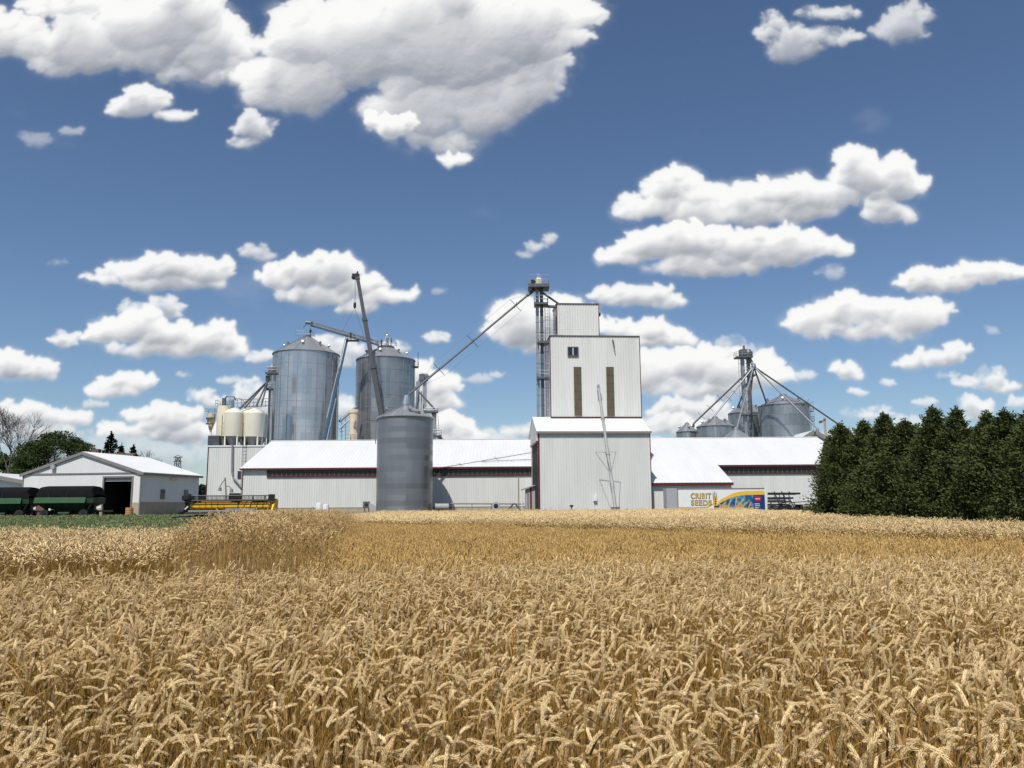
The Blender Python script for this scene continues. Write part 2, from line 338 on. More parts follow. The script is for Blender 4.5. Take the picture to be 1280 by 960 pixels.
def make_clouds(px_to_uv):
    W = int((SKY_U1 - SKY_U0) * SKY_RES); H = int((SKY_V1 - SKY_V0) * SKY_RES)
    u = SKY_U0 + (np.arange(W, dtype=np.float32) + .5) / SKY_RES
    v = SKY_V1 - (np.arange(H, dtype=np.float32) + .5) / SKY_RES      # row 0 = top
    U, V = np.meshgrid(u, v)
    k = 13.0
    # domain warp makes outlines ragged at several scales
    wx = _fbm(U * k, V * k * 1.15, 11, 5); wy = _fbm(U * k, V * k * 1.15, 41, 5)
    fine = _fbm(U * 34, V * 34, 71, 5, .55)
    bil = _fbm(U * 15, V * 17, 91, 5, .52, True)
    fine2 = _fbm(U * 34 + 19, V * 34 + 5, 77, 5, .55)
    mid_n = _fbm(U * 26, V * 30, 301, 4, .5)
    low_n = _fbm(U * 13 + 7, V * 17 + 3, 171, 3, .5)
    bil2 = _fbm(U * 42, V * 46, 131, 4, .55, True)
    alpha = np.zeros((H, W), np.float32); lum = np.zeros((H, W), np.float32)
    for ci, (soft, bright, opac, puffs) in enumerate(CLOUDS):
        ps = []
        for (x, y, rx, ry) in puffs:
            a = px_to_uv(x, y); b = px_to_uv(x + rx, y); c = px_to_uv(x, y - ry)
            ps.append((a[0], a[1], abs(b[0] - a[0]), abs(c[1] - a[1])))
        m = 0.10
        x0 = min(p[0] - p[2] * 1.6 for p in ps) - .02; x1 = max(p[0] + p[2] * 1.6 for p in ps) + .02
        y0 = min(p[1] - p[3] * 1.7 for p in ps) - .02; y1 = max(p[1] + p[3] * 1.8 for p in ps) + .02
        i0 = max(0, int((x0 - SKY_U0) * SKY_RES)); i1 = min(W, int((x1 - SKY_U0) * SKY_RES) + 1)
        j0 = max(0, int((SKY_V1 - y1) * SKY_RES)); j1 = min(H, int((SKY_V1 - y0) * SKY_RES) + 1)
        if i1 <= i0 + 4 or j1 <= j0 + 4: continue
        sl = (slice(j0, j1), slice(i0, i1))
        size = np.median([min(p[2], p[3]) for p in ps])
        sz = size ** .5 * .16
        du = wx[sl] * sz * .55 + fine[sl] * sz * .42; dv_ = wy[sl] * sz * .42 + fine2[sl] * sz * .34
        Uc = U[sl] + du; Vc = V[sl] + dv_
        rs = np.random.RandomState(900 + ci)
        h, w_ = Uc.shape
        Ds = np.full((h, w_), -1, np.float32); Z = np.full((h, w_), -1, np.float32)
        # a heap of round puffs: big ones first, then ever smaller heads budding from their upper sides
        balls = []
        def bud(x, y, rx, ry, lv):
            balls.append((x, y, rx, ry, lv))
            if lv >= 3: return
            k = (9, 6, 4)[lv]
            for _ in range(k):
                g = rs.uniform(-.35, np.pi + .35) if rs.rand() < .8 else rs.uniform(0, 6.283)
                q = rs.uniform(.55, .98); f = rs.uniform(.28, .52)
                r2 = min(rx, ry * 1.3) * f
                if r2 * SKY_RES < 1.3: continue
                by = y + ry * q * np.sin(g)
                if np.sin(g) < 0: by = y + ry * .6 * q * np.sin(g)
                bud(x + rx * q * np.cos(g), by, r2 * rs.uniform(1, 1.35), r2, lv + 1)
        for (a, b, rx, ry) in ps:
            bud(a, b, rx * .86, ry * .80, 0)
            n2 = int(max(0, rx / ry - 1.2) * 3)
            for _ in range(n2): bud(a + rs.uniform(-.8, .8) * rx, b + rs.uniform(-.2, .45) * ry, ry * rs.uniform(.45, .7), ry * rs.uniform(.4, .62), 1)
        for (x, y, rx, ry, lv) in balls:
            mx = rx + sz * .30; my = ry + sz * .26
            ia = max(0, int((x - mx - u[i0]) * SKY_RES)); ib = min(w_, int((x + mx - u[i0]) * SKY_RES) + 2)
            ja = max(0, int((v[j0] - y - my) * SKY_RES)); jb = min(h, int((v[j0] - y + my) * SKY_RES) + 2)
            if ib <= ia or jb <= ja: continue
            ww = (slice(ja, jb), slice(ia, ib))
            qx = (Uc[ww] - x) / rx; qy = (Vc[ww] - y) / ry; qy = np.where(qy < 0, qy * 1.15, qy)
            t = 1 - qx * qx - qy * qy
            Ds[ww] = np.maximum(Ds[ww], t * (.35 + .65 * min(1, ry / size)))
            zz = np.sqrt(np.clip(t, 0, 1)) * min(rx, ry) + .45 * size * (lv > 0) * (1 - ((x - ps[0][0]) * 0)) * (.8 - .12 * lv)
            Z[ww] = np.where(t > 0, np.maximum(Z[ww], zz), Z[ww])
        D = Ds + .20 * fine[sl] + .10 * bil2[sl] + .12 * low_n[sl]
        low = _smooth(y0 + .25 * (y1 - y0), y0 + .65 * (y1 - y0), Vc)   # crisp heads, softer feet
        w = (.24 + .34 * (1 - low)) * (.45 + .65 * soft) + .22 * np.clip(wy[sl] + .1, 0, 1)
        al = _smooth(-.06, w, D)
        al = .42 * al + .30 * _blur(al, 1) + .28 * _blur(al, max(2, int(size * SKY_RES * .14 * soft)))
        fr = _blur(al, max(2, int(size * SKY_RES * .20))) * _smooth(-.12, .42, fine[sl] + .8 * wy[sl] + .3 * low_n[sl])
        al = np.maximum(al, .75 * fr)
        if opac < .92: al = al * (.30 + .70 * _smooth(-.30, .40, fine[sl] + .7 * wy[sl] + .5 * D))
        Z = np.clip(Z, 0, None); k = max(1, int(size * SKY_RES * .02))
        Zs = _blur(Z, k) + .10 * size * mid_n[sl] + .05 * size * bil2[sl]
        gy, gx = np.gradient(Zs * SKY_RES); Zw = _blur(Z, max(2, int(size * SKY_RES * .16))); gy2, gx2 = np.gradient(Zw * SKY_RES)
        def lam(gx, gy, c): n = np.sqrt(gx * gx + gy * gy + c * c); return (gx * .30 + gy * .74 + c * .60) / n
        lit = .45 * lam(gx, gy, 1.1) + .55 * lam(gx2, gy2, .8)
        occ = np.clip((_blur(Z, max(2, int(size * SKY_RES * .10))) - Z) / size, 0, .5)          # creases between heads
        tb = np.clip(Ds + .1, 0, 1); S = np.zeros_like(tb); s = np.zeros(w_, np.float32)
        dec = np.exp(-1.0 / (SKY_RES * max(size, .02) * .9))
        for r in range(h):                                 # light falls from above: thickness runs down each column
            s = s * dec + tb[r] * al[r]; S[r] = s
        S = _blur(S * (1 - dec), max(1, int(size * SKY_RES * .12)))
        sh = np.clip((S - .26 + .08 * low_n[sl]) * 2.1, 0, 1)
        core = _smooth(.0, .5, D)
        L = .89 + .23 * lit - .10 * occ * core - .38 * sh * (.2 + .8 * core) + .03 * wy[sl] * core
        L = np.clip(L, .42, 1.05) * bright
        edge = _smooth(.0, .8, al)
        L = L * (.86 + .14 * edge)
        a2 = al * opac
        lum[sl] = lum[sl] * (1 - a2) + L * a2
        alpha[sl] = alpha[sl] * (1 - a2) + a2
    # faint wisps between the cumulus
    wisp = _fbm(U * 5 + 3, V * 9, 201, 6, .55)
    wa = _smooth(.25, .75, wisp) * .10 * _smooth(.05, .3, V)
    lum = lum + .9 * wa * (1 - alpha); alpha = alpha + wa * (1 - alpha)
    alpha = .6 * alpha + .4 * _blur(alpha, 1); lum = .6 * lum + .4 * _blur(lum, 1)
    lum = np.where(alpha > 1e-4, lum / np.maximum(alpha, 1e-4), .8)
    return alpha, lum
def build_world():
    w = bpy.data.worlds.new('World'); S.world = w; w.use_nodes = True
    nt = w.node_tree; N, L = nt.nodes, nt.links; bg = N['Background']; bg.inputs['Strength'].default_value = SKY_STR
    sky = N.new('ShaderNodeTexSky'); sky.sky_type = 'NISHITA'; sky.sun_disc = False; sky.sun_elevation = SUN_EL
    sky.sun_rotation = R(180) + SUN_AZ       # measured from +Y, clockwise seen from above
    sky.altitude = 300; sky.air_density = 1.0; sky.dust_density = .25; sky.ozone_density = 2.2
    al, lu = make_clouds(uv_of)
    H, W = al.shape
    px = np.zeros((H, W, 4), np.float32); px[..., 0] = lu[::-1]; px[..., 1] = al[::-1]; px[..., 3] = 1
    im = bpy.data.images.new('cumulus_field', W, H, alpha=False, float_buffer=True); im.colorspace_settings.name = 'Non-Color'
    im.pixels.foreach_set(px.ravel()); im.update(); im.pack()
    tc = N.new('ShaderNodeTexCoord'); sp = N.new('ShaderNodeSeparateXYZ'); L.new(tc.outputs['Generated'], sp.inputs[0])
    def M(op, a, b=None, c=None):
        k = N.new('ShaderNodeMath'); k.operation = op
        for i, q in enumerate((a, b, c)):
            if q is None: continue
            if isinstance(q, (int, float)): k.inputs[i].default_value = q
            else: L.new(q, k.inputs[i])
        return k.outputs[0]
    ay = M('MAXIMUM', sp.outputs[1], 1e-4)
    u = M('DIVIDE', sp.outputs[0], ay); v = M('DIVIDE', sp.outputs[2], ay)
    cb = N.new('ShaderNodeCombineXYZ')
    L.new(M('DIVIDE', M('SUBTRACT', u, SKY_U0), SKY_U1 - SKY_U0), cb.inputs[0]); L.new(M('DIVIDE', M('SUBTRACT', v, SKY_V0), SKY_V1 - SKY_V0), cb.inputs[1])
    ti = N.new('ShaderNodeTexImage'); ti.image = im; ti.extension = 'CLIP'; ti.interpolation = 'Cubic'; L.new(cb.outputs[0], ti.inputs[0])
    sc = N.new('ShaderNodeSeparateColor'); L.new(ti.outputs['Color'], sc.inputs[0])
    cr = N.new('ShaderNodeValToRGB'); e = cr.color_ramp.elements
    e[0].position = .3; e[0].color = (.22, .255, .31, 1); e[1].position = 1; e[1].color = (.96, .96, .95, 1)
    k = e.new(.62); k.color = (.50, .52, .56, 1)
    L.new(sc.outputs[0], cr.inputs[0])
    sv = N.new('ShaderNodeVectorMath'); sv.operation = 'SCALE'; sv.inputs['Scale'].default_value = CLOUD_LUM / SKY_STR; L.new(cr.outputs[0], sv.inputs[0])
    gr = N.new('ShaderNodeMix'); gr.data_type = 'RGBA'; gr.blend_type = 'MULTIPLY'; gr.inputs[0].default_value = 1; gr.inputs[7].default_value = (*SKY_TINT, 1); L.new(sky.outputs[0], gr.inputs[6])
    mx = N.new('ShaderNodeMix'); mx.data_type = 'RGBA'; L.new(M('MULTIPLY', sc.outputs[1], M('GREATER_THAN', sp.outputs[1], 0.0)), mx.inputs[0]); L.new(gr.outputs[2], mx.inputs[6]); L.new(sv.outputs[0], mx.inputs[7])
    L.new(mx.outputs[2], bg.inputs['Color'])
    w.cycles.sampling_method = 'MANUAL'; w.cycles.sample_map_resolution = 512
SKY_STR, CLOUD_LUM, SKY_TINT = .088, 1.0, (.89, .97, 1.06)
build_world()
S.view_settings.view_transform = 'Standard'; S.view_settings.look = 'None'; S.view_settings.exposure = 0.0; S.cycles.diffuse_bounces = 2; S.view_settings.gamma = 1
S.view_settings.use_curve_mapping = False

# ---------------------------------------------------------------- ground
def build_ground():
    xs = [-3000, -800, -300] + [-160 + 10 * i for i in range(33)] + [300, 800, 3000]
    ys = [-400, -60, -20] + [2 * i for i in range(-5, 60)] + [130, 160, 200, 300, 600, 1500, 4500]
    mb = MB(); nx = len(xs)
    mb.v = [Vector((x, y, ground_z(x, y))) for y in ys for x in xs]
    mb.f = [(j * nx + i, j * nx + i + 1, (j + 1) * nx + i + 1, (j + 1) * nx + i) for j in range(len(ys) - 1) for i in range(nx - 1)]
    m = bpy.data.materials.new('farm_soil_and_yard'); nt, N, L, B = nodes(m); B.inputs['Roughness'].default_value = .95
    tc = N.new('ShaderNodeTexCoord'); nz = N.new('ShaderNodeTexNoise'); nz.inputs['Scale'].default_value = .8; nz.inputs['Detail'].default_value = 9; nz.inputs['Roughness'].default_value = .7
    L.new(tc.outputs['Object'], nz.inputs['Vector'])
    a = N.new('ShaderNodeMix'); a.data_type = 'RGBA'; a.inputs[6].default_value = (.05, .032, .018, 1); a.inputs[7].default_value = (.10, .07, .038, 1); L.new(nz.outputs['Fac'], a.inputs[0])
    b = N.new('ShaderNodeMix'); b.data_type = 'RGBA'; b.inputs[6].default_value = (.17, .15, .11, 1); b.inputs[7].default_value = (.09, .10, .045, 1)
    n2 = N.new('ShaderNodeTexNoise'); n2.inputs['Scale'].default_value = .12; n2.inputs['Detail'].default_value = 6; L.new(tc.outputs['Object'], n2.inputs['Vector'])
    r = N.new('ShaderNodeMapRange'); r.inputs[1].default_value = .4; r.inputs[2].default_value = .6; L.new(n2.outputs['Fac'], r.inputs[0]); L.new(r.outputs[0], b.inputs[0])
    sp = N.new('ShaderNodeSeparateXYZ'); L.new(tc.outputs['Object'], sp.inputs[0])
    y = N.new('ShaderNodeMapRange'); y.inputs[1].default_value = 84; y.inputs[2].default_value = 94; L.new(sp.outputs[1], y.inputs[0])
    c = N.new('ShaderNodeMix'); c.data_type = 'RGBA'; L.new(y.outputs[0], c.inputs[0]); L.new(a.outputs[2], c.inputs[6]); L.new(b.outputs[2], c.inputs[7]); L.new(c.outputs[2], B.inputs['Base Color'])
    bp = N.new('ShaderNodeBump'); bp.inputs['Strength'].default_value = .6; bp.inputs['Distance'].default_value = .1; L.new(nz.outputs['Fac'], bp.inputs['Height']); L.new(bp.outputs[0], B.inputs['Normal'])
    tag(mb.build('ground', m, None, True), 'brown field soil rising to the gravel farmyard', None, None, 'structure')
build_ground()
# ---------------------------------------------------------------- long seed warehouse
Z0 = YARD
def warehouse():
    Yf, Yr = 130.0, 146.0
    xl, xr = PX(303, Yf, 600), 54.0
    ze, zr = PZ(420, 584.5, Yf), PZ(500, 551, Yr); s = (zr - ze) / (Yr - Yf); Yb = 2 * Yr - Yf
    t = thing('warehouse', 'long low pale grey warehouse with white gable roof and dark louvre strip under maroon eave', 'warehouse', (0, Yf, Z0))
    w = MB()
    w.ribs((xl, Yf, Z0), (xr, Yf, Z0), (0, 0, ze - Z0), (0, -1, 0), .38, .035)
    for x in (xl, xr): w.face((x, Yf, Z0), (x, Yb, Z0), (x, Yb, ze), (x, Yr, zr), (x, Yf, ze))
    w.face((xl, Yb, Z0), (xr, Yb, Z0), (xr, Yb, ze), (xl, Yb, ze))
    w.build('wall', M_['siding'], t)
    oh = .45; nf = Vector((0, -s, 1)); nb = Vector((0, s, 1)); x0, x1 = xl - .35, xr + .35
    r = MB(); zo = ze - s * oh + .12
    r.ribs((x0, Yf - oh, zo), (x1, Yf - oh, zo), (0, Yr - Yf + oh, zr + .12 - zo), nf, .61, .022)
    r.face((x0, Yr, zr + .12), (x1, Yr, zr + .12), (x1, Yb + oh, zo), (x0, Yb + oh, zo))
    r.face((x0, Yf - oh, zo - .1), (x1, Yf - oh, zo - .1), (x1, Yr, zr + .02), (x0, Yr, zr + .02))
    for x in (x0, x1):
        r.face((x, Yf - oh, zo - .1), (x, Yr, zr + .02), (x, Yr, zr + .12), (x, Yf - oh, zo)); r.face((x, Yb + oh, zo - .1), (x, Yr, zr + .02), (x, Yr, zr + .12), (x, Yb + oh, zo))
    rf = r.build('roof', M_['roof'], t)
    k = MB(); k.bar((x0, Yr, zr + .16), (x1, Yr, zr + .16), .5, .09); k.build('ridge_cap', M_['white'], rf)
    f = MB(); f.box(x0, Yf - oh - .07, zo - .28, x1, Yf - oh - .012, zo - .02); f.build('fascia', M_['maroon'], rf)
    # louvre strips
    for a, b in ((335, 668), (893, 1062)):
        xa, xb = PX(a, Yf, 588), PX(b, Yf, 588); zt = ze - .30; zb = zt - 1.02
        g = MB(); g.box(xa, Yf - .10, zb, xb, Yf - .045, zt); lv = g.build('louvre_strip', M_['louvre'], t)
        q = MB(); n = int((xb - xa) / .75)
        for i in range(n + 1):
            x = xa + (xb - xa) * i / n; q.box(x - .07, Yf - .16, zb, x + .07, Yf - .103, zt)
        q.build('grille', M_['slat'], lv)
        q = MB(); q.box(xa - .12, Yf - .19, zb - .15, xb + .12, Yf - .047, zb - .004)
        q.box(xa - .12, Yf - .19, zb - .002, xa - .003, Yf - .047, zt); q.build('trim', M_['maroon'], lv)
    c = MB(); c.box(xl + .1, Yf - .14, Z0 - .3, xr, Yf - .05, Z0 + .55); c.build('plinth', M_['beige'], t)
    c = MB(); c.box(xl + .05, Yf - .16, Z0 + .56, xr, Yf - .05, Z0 + .68); c.build('base_flashing', M_['soffit'], t)
    c = MB(); c.box(xl - .06, Yf - .06, Z0 + .7, xl + .10, Yf + .1, ze - .02); c.build('corner_trim', M_['maroon'], t)
    # conduit on the wall by the tower
    x = PX(648, Yf, 610); c = MB(); c.tube((x, Yf - .16, Z0 + .7), (x, Yf - .16, ze - 1.5), .06, 6); c.build('conduit', M_['pole'], t)
    # thin rail on the roof
    c = MB(); a = P(601, 578.5, Yf + 1.6); b = P(668, 574.5, Yf + 2.7)
    for o in (a, b): o.z = ze + s * (o.y - Yf) + .35
    c.tube(a, b, .05, 5)
    for i in range(4):
        p = a.lerp(b, (i + .3) / 4); c.tube(p, p - Vector((0, 0, .45)), .03, 5)
    c.build('roof_rail', M_['soffit'], rf)
    # lean-to wing: the same roof carried down in front
    Yw = 121.0; zl = ze - s * (Yf - Yw) + .20; wx0, wx1 = 17.5, PX(916, Yw, 608)
    r = MB(); r.ribs((wx0, Yw - .4, zl - .4 * s), (wx1, Yw - .4, zl - .4 * s), (0, Yr - .3 - Yw + .4, (Yr - .3 - Yw + .4) * s), nf, .61, .022)
    r.face((wx1, Yw - .4, zl - .4 * s - .12), (wx1, Yr - .3, zl + s * (Yr - .3 - Yw) - .12), (wx1, Yr - .3, zl + s * (Yr - .3 - Yw)), (wx1, Yw - .4, zl - .4 * s))
    r.face((wx0, Yw - .4, zl - .4 * s - .1), (wx1, Yw - .4, zl - .4 * s - .1), (wx1, Yf, zl + s * (Yf - Yw) - .1), (wx0, Yf, zl + s * (Yf - Yw) - .1))
    wr = r.build('wing_roof', M_['roof'], t)
    f = MB(); f.box(wx0, Yw - .48, zl - .4 * s - .42, wx1, Yw - .41, zl - .4 * s - .02); f.build('fascia', M_['maroon'], wr)
    c = MB(); c.ribs((wx0, Yw, Z0), (wx1 - .2, Yw, Z0), (0, 0, zl - Z0 - .15), (0, -1, 0), .38, .03)
    c.face((wx1 - .2, Yw, Z0), (wx1 - .2, Yf, Z0), (wx1 - .2, Yf, zl + s * (Yf - Yw) - .15), (wx1 - .2, Yw, zl - .15)); c.build('wing_wall', M_['siding2'], t)
    return ze, zr, s
WZE, WZR, WS = warehouse()

# ---------------------------------------------------------------- elevator house (low annex, tower, penthouse)
def elevator_house():
    Yf = 118.0; yaw = R(4); x0 = PX(674, Yf, 600); W = (815 - 674) / 1024 * Yf
    fr = Fr(x0, Yf, Z0, yaw); t = thing('elevator_house', 'tall stepped pale grey grain elevator house with maroon corner trim', 'grain elevator', tuple(fr(0, 0, 0)))
    ez = PZ(744, 538.5, Yf) - Z0; D = 6.2
    rz = PZ(744, 521.5, Yf + D) - Z0 ; n = fr.m @ Vector((0, -1, 0)); ex = lambda z: Vector((0, 0, z))
    w = MB(); w.ribs(fr(0, 0, 0), fr(W, 0, 0), ex(ez), n, .40, .055)
    w.face(fr(0, 0, 0), fr(0, 2 * D, 0), fr(0, 2 * D, ez), fr(0, D, rz), fr(0, 0, ez)); w.face(fr(W, 0, 0), fr(W, 2 * D, 0), fr(W, 2 * D, ez), fr(W, D, rz), fr(W, 0, ez))
    w.face(fr(0, 2 * D, 0), fr(W, 2 * D, 0), fr(W, 2 * D, ez), fr(0, 2 * D, ez)); w.build('annex_wall', M_['siding'], t)
    s = (rz - ez) / D; oh = .35; nn = fr.m @ Vector((0, -s, 1))
    r = MB(); r.ribs(fr(-oh, -oh, ez - s * oh + .1), fr(W + .2, -oh, ez - s * oh + .1), fr.m @ Vector((0, D + oh, s * (D + oh))), nn, .61, .022)
    r.hexa([fr(-oh, D, rz - .02), fr(W + .2, D, rz - .02), fr(W + .2, 2 * D + oh, ez - s * oh), fr(-oh, 2 * D + oh, ez - s * oh), fr(-oh, D, rz + .1), fr(W + .2, D, rz + .1), fr(W + .2, 2 * D + oh, ez - s * oh + .1), fr(-oh, 2 * D + oh, ez - s * oh + .1)])
    r.face(fr(-oh, -oh, ez - s * oh - .02), fr(W + .2, -oh, ez - s * oh - .02), fr(W + .2, D, rz - .02), fr(-oh, D, rz - .02))
    for x in (-oh, W + .2): r.face(fr(x, -oh, ez - s * oh - .02), fr(x, D, rz - .02), fr(x, D, rz + .1), fr(x, -oh, ez - s * oh + .1))
    rf = r.build('annex_roof', M_['roof'], t)
    f = MB(); f.ribs(fr(-oh, -oh - .01, ez - s * oh - .22), fr(W + .2, -oh - .01, ez - s * oh - .22), ex(.30), n, .33, .05); f.build('eave_trim', M_['soffit'], rf)
    # left end: clad gable above, flat dark panel below painting in a doorway's shade, edged in maroon
    gz = PZ(670, 553, Yf + 3) - Z0
    g = MB(); g.prism([fr(-.30, 0, gz), fr(-.30, D * 1.6, gz), fr(-.30, D * 1.6, ez + 1.0), fr(-.30, D, rz - .08), fr(-.30, 0, ez - .06)], fr.m @ Vector((.26, 0, 0))); g.build('gable_cladding', M_['siding'], t)
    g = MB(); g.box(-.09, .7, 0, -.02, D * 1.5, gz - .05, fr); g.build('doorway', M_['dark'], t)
    g = MB(); g.box(-.12, -.12, 0, .08, -.055, ez - .1, fr); g.box(-.33, .0, gz - .30, -.02, D * 1.6, gz - .004, fr); g.box(-.14, .08, 0, -.04, .55, gz - .31, fr); g.build('corner_trim', M_['maroon'], t)
    g = MB(); g.box(W - .05, -.12, 0, W + .06, -.055, ez - .1, fr); g.build('corner_trim', M_['maroon'], t)
    # small fittings near the foot
    g = MB(); a = P(744, 623, Yf - .1); g.box(a.x - .22, Yf + .2, a.z - .35, a.x + .28, Yf + .78, a.z + .3); g.build('meter_box', M_['white'], t)
    # tower
    Yt = Yf + D - .25; tx0, tx1 = PX(691.5, Yt, 480) - x0, PX(803, Yt, 480) - x0 + .25; ty0, ty1 = D - .6, D + 8
    tz = PZ(745, 421, Yt + .5) - Z0
    w = MB(); w.ribs(fr(tx0, ty0, rz - 1.2), fr(tx1, ty0, rz - 1.2), ex(tz - rz + 1.2), n, .42, .055)
    w.face(fr(tx0, ty0, rz - 1.2), fr(tx0, ty1, rz - 1.2), fr(tx0, ty1, tz), fr(tx0, ty0, tz)); w.face(fr(tx1, ty0, rz - 1.2), fr(tx1, ty1, rz - 1.2), fr(tx1, ty1, tz), fr(tx1, ty0, tz))
    w.face(fr(tx0, ty1, rz - 1.2), fr(tx1, ty1, rz - 1.2), fr(tx1, ty1, tz), fr(tx0, ty1, tz)); w.build('tower_wall', M_['siding2'], t)
    w = MB(); w.box(tx0 - .1, ty0 - .12, tz + .002, tx1 + .1, ty1 + .1, tz + .16, fr); w.build('tower_roof', M_['darktrim'], t)
    g = MB()
    for x, e in ((tx0, -.04), (tx1, .04)): g.box(x + e - .05, ty0 - .13, rz - .4, x + e + .05, ty0 - .055, tz - .01, fr)
    g.box(tx0, ty0 - .14, rz - .4, tx1, ty0 - .057, rz + .06, fr); g.build('tower_trim', M_['maroon'], t)
    # penthouse
    Yp = Yt + 1.5; px0, px1 = PX(700, Yp, 400) - x0, PX(752.5, Yp, 400) - x0; py0 = ty0 + 1.3; pz = PZ(726, 380.5, Yp) - Z0
    w = MB(); w.ribs(fr(px0, py0, tz + .15), fr(px1, py0, tz + .15), ex(pz - tz - .15), n, .42, .055)
    w.face(fr(px0, py0, tz), fr(px0, py0 + 5, tz), fr(px0, py0 + 5, pz), fr(px0, py0, pz)); w.face(fr(px1, py0, tz), fr(px1, py0 + 5, tz), fr(px1, py0 + 5, pz), fr(px1, py0, pz))
    w.face(fr(px0, py0 + 5, tz), fr(px1, py0 + 5, tz), fr(px1, py0 + 5, pz), fr(px0, py0 + 5, pz)); w.build('penthouse_wall', M_['siding2'], t)
    w = MB(); w.box(px0 - .1, py0 - .12, pz + .002, px1 + .1, py0 + 5.1, pz + .16, fr); w.build('penthouse_roof', M_['darktrim'], t)
    for x, e in ((px0, -.03), (px1, .03)): g = MB(); g.box(x + e - .05, py0 - .13, tz + .17, x + e + .05, py0 - .055, pz - .01, fr); g.build('corner_trim', M_['maroon'], t)
    g = MB(); g.box(px0 - .09, py0 + .5, tz + .4, px0 - .01, py0 + 1.7, pz - 1.8, fr); g.build('penthouse_door', M_['louvre'], t)
    g = MB(); a = P(754, 392, Yp) ; g.lathe([(.02, -.3), (.2, -.2), (.25, .2), (.05, .35)], (fr(px1 + .22, py0 + .6, 0).x, fr(px1 + .22, py0 + .6, 0).y, a.z), 10); g.build('floodlight', M_['darktrim'], t)
    # window with two panes
    def face_rect(pa, pb, qa, qb, Y=Yt):        # photo rectangle on the tower front, as local x and z
        return PX(pa, Y, qa) - x0, PX(pb, Y, qa) - x0, PZ(pa, qb, Y) - Z0, PZ(pa, qa, Y) - Z0
    a0, a1, b0, b1 = face_rect(712.5, 726.2, 433.5, 446)
    o = MB(); y = ty0
    o.box(a0, y - .16, b0, a1, y - .06, b0 + .22, fr); o.box(a0, y - .16, b1 - .16, a1, y - .06, b1, fr); o.box(a0, y - .16, b0 + .223, a0 + .14, y - .06, b1 - .163, fr); o.box(a1 - .14, y - .16, b0 + .223, a1, y - .06, b1 - .163, fr)
    win = o.build('window', M_['slat'], t)
    o = MB(); o.box(a0 + .142, y - .10, b0 + .225, a1 - .142, y - .058, b1 - .165, fr); o.build('pane', M_['glass'], win)
    o = MB(); o.box((a0 + a1) / 2 - .06, y - .15, b0 + .225, (a0 + a1) / 2 + .06, y - .103, b1 - .165, fr); o.build('mullion', M_['white'], win)
    for pa, pb, q in ((719.3, 728.8, 459), (760.3, 769.8, 458.5)):
        a0, a1, b0, b1 = face_rect(pa + 1, pb + 1, q, 521.5); b0 += .3
        o = MB(); o.box(a0, y - .085, b0, a1, y - .054, b1, fr); ob = o.build('light_panel', M_['khaki'], t)
        o = MB(); k = 6
        for i in range(k + 1):
            z = b0 + (b1 - b0) * i / k; o.box(a0 - .03, y - .105, z - .035, a1 + .03, y - .087, z + .035, fr)
        o.build('seam', M_['slat'], ob)
    # flue stub near the top right
    a = P(769.5, 425, Yt); o = MB(); o.path([fr(a.x - x0, y - .1, a.z - Z0 + .1), fr(a.x - x0, y - .55, a.z - Z0 - .2), fr(a.x - x0 + .15, y - .55, a.z - Z0 - 1.3)], .10, 6); o.build('outlet_pipe', M_['darktrim'], t)
    return fr, x0
EFR, EX0 = elevator_house()

def railing(mb, x0, y0, x1, y1, z, h=1.05, fr=None, step=1.2):
    q = fr or (lambda *a: Vector(a)); cs = [(x0, y0), (x1, y0), (x1, y1), (x0, y1)]
    for (a, b), (c, d) in zip(cs, cs[1:] + cs[:1]):
        for k in (.5, 1): mb.tube(q(a, b, z + h * k), q(c, d, z + h * k), .035, 5)
        n = max(1, int(math.hypot(c - a, d - b) / step))
        for i in range(n): mb.tube(q(a + (c - a) * i / n, b + (d - b) * i / n, z), q(a + (c - a) * i / n, b + (d - b) * i / n, z + h), .035, 5)
def platform(parent, x0, y0, x1, y1, z, h=1.05, name='platform', thick=.3):
    m = MB(); m.box(x0, y0, z - thick, x1, y1, z - thick + .08); n = int((y1 - y0) / .5) + 1
    for a, b in (((x0, y0), (x1, y0)), ((x0, y1), (x1, y1)), ((x0, y0), (x0, y1)), ((x1, y0), (x1, y1))): m.bar((*a, z - thick / 2), (*b, z - thick / 2), .08, thick)
    o = m.build(name, M_['dsteel'], parent); r = MB(); railing(r, x0, y0, x1, y1, z, h); r.build('railing', M_['steel'], o); return o
def ladder(mb, a, b, w=.5, side=(1, 0, 0), step=.6, cage=True, out=(0, -1, 0)):
    a = Vector(a); b = Vector(b); sd = Vector(side) * w / 2; L = (b - a).length; out = Vector(out)
    mb.tube(a - sd, b - sd, .035, 4); mb.tube(a + sd, b + sd, .035, 4)
    for i in range(1, int(L / step)): p = a.lerp(b, i * step / L); mb.tube(p - sd, p + sd, .02, 4)
    if cage:
        n = int(L / 1.6); rg = []
        for i in range(n + 1):
            p = a.lerp(b, i / max(1, n)); ring = [p - sd * 1.2, p - sd * 1.4 + out * .45, p + out * .75, p + sd * 1.4 + out * .45, p + sd * 1.2]; mb.path(ring, .03, 4); rg.append(ring)
        for j in (1, 2, 3): mb.path([q[j] for q in rg], .022, 4)
def cross_brace(mb, p, d, L=1.5):
    d = d.normalized(); a = d.cross(Vector((0, 1, 0))).normalized(); b = a.cross(d).normalized()
    mb.tube(p - a * L, p + a * L, .05, 5); mb.tube(p - b * L, p + b * L, .05, 5)

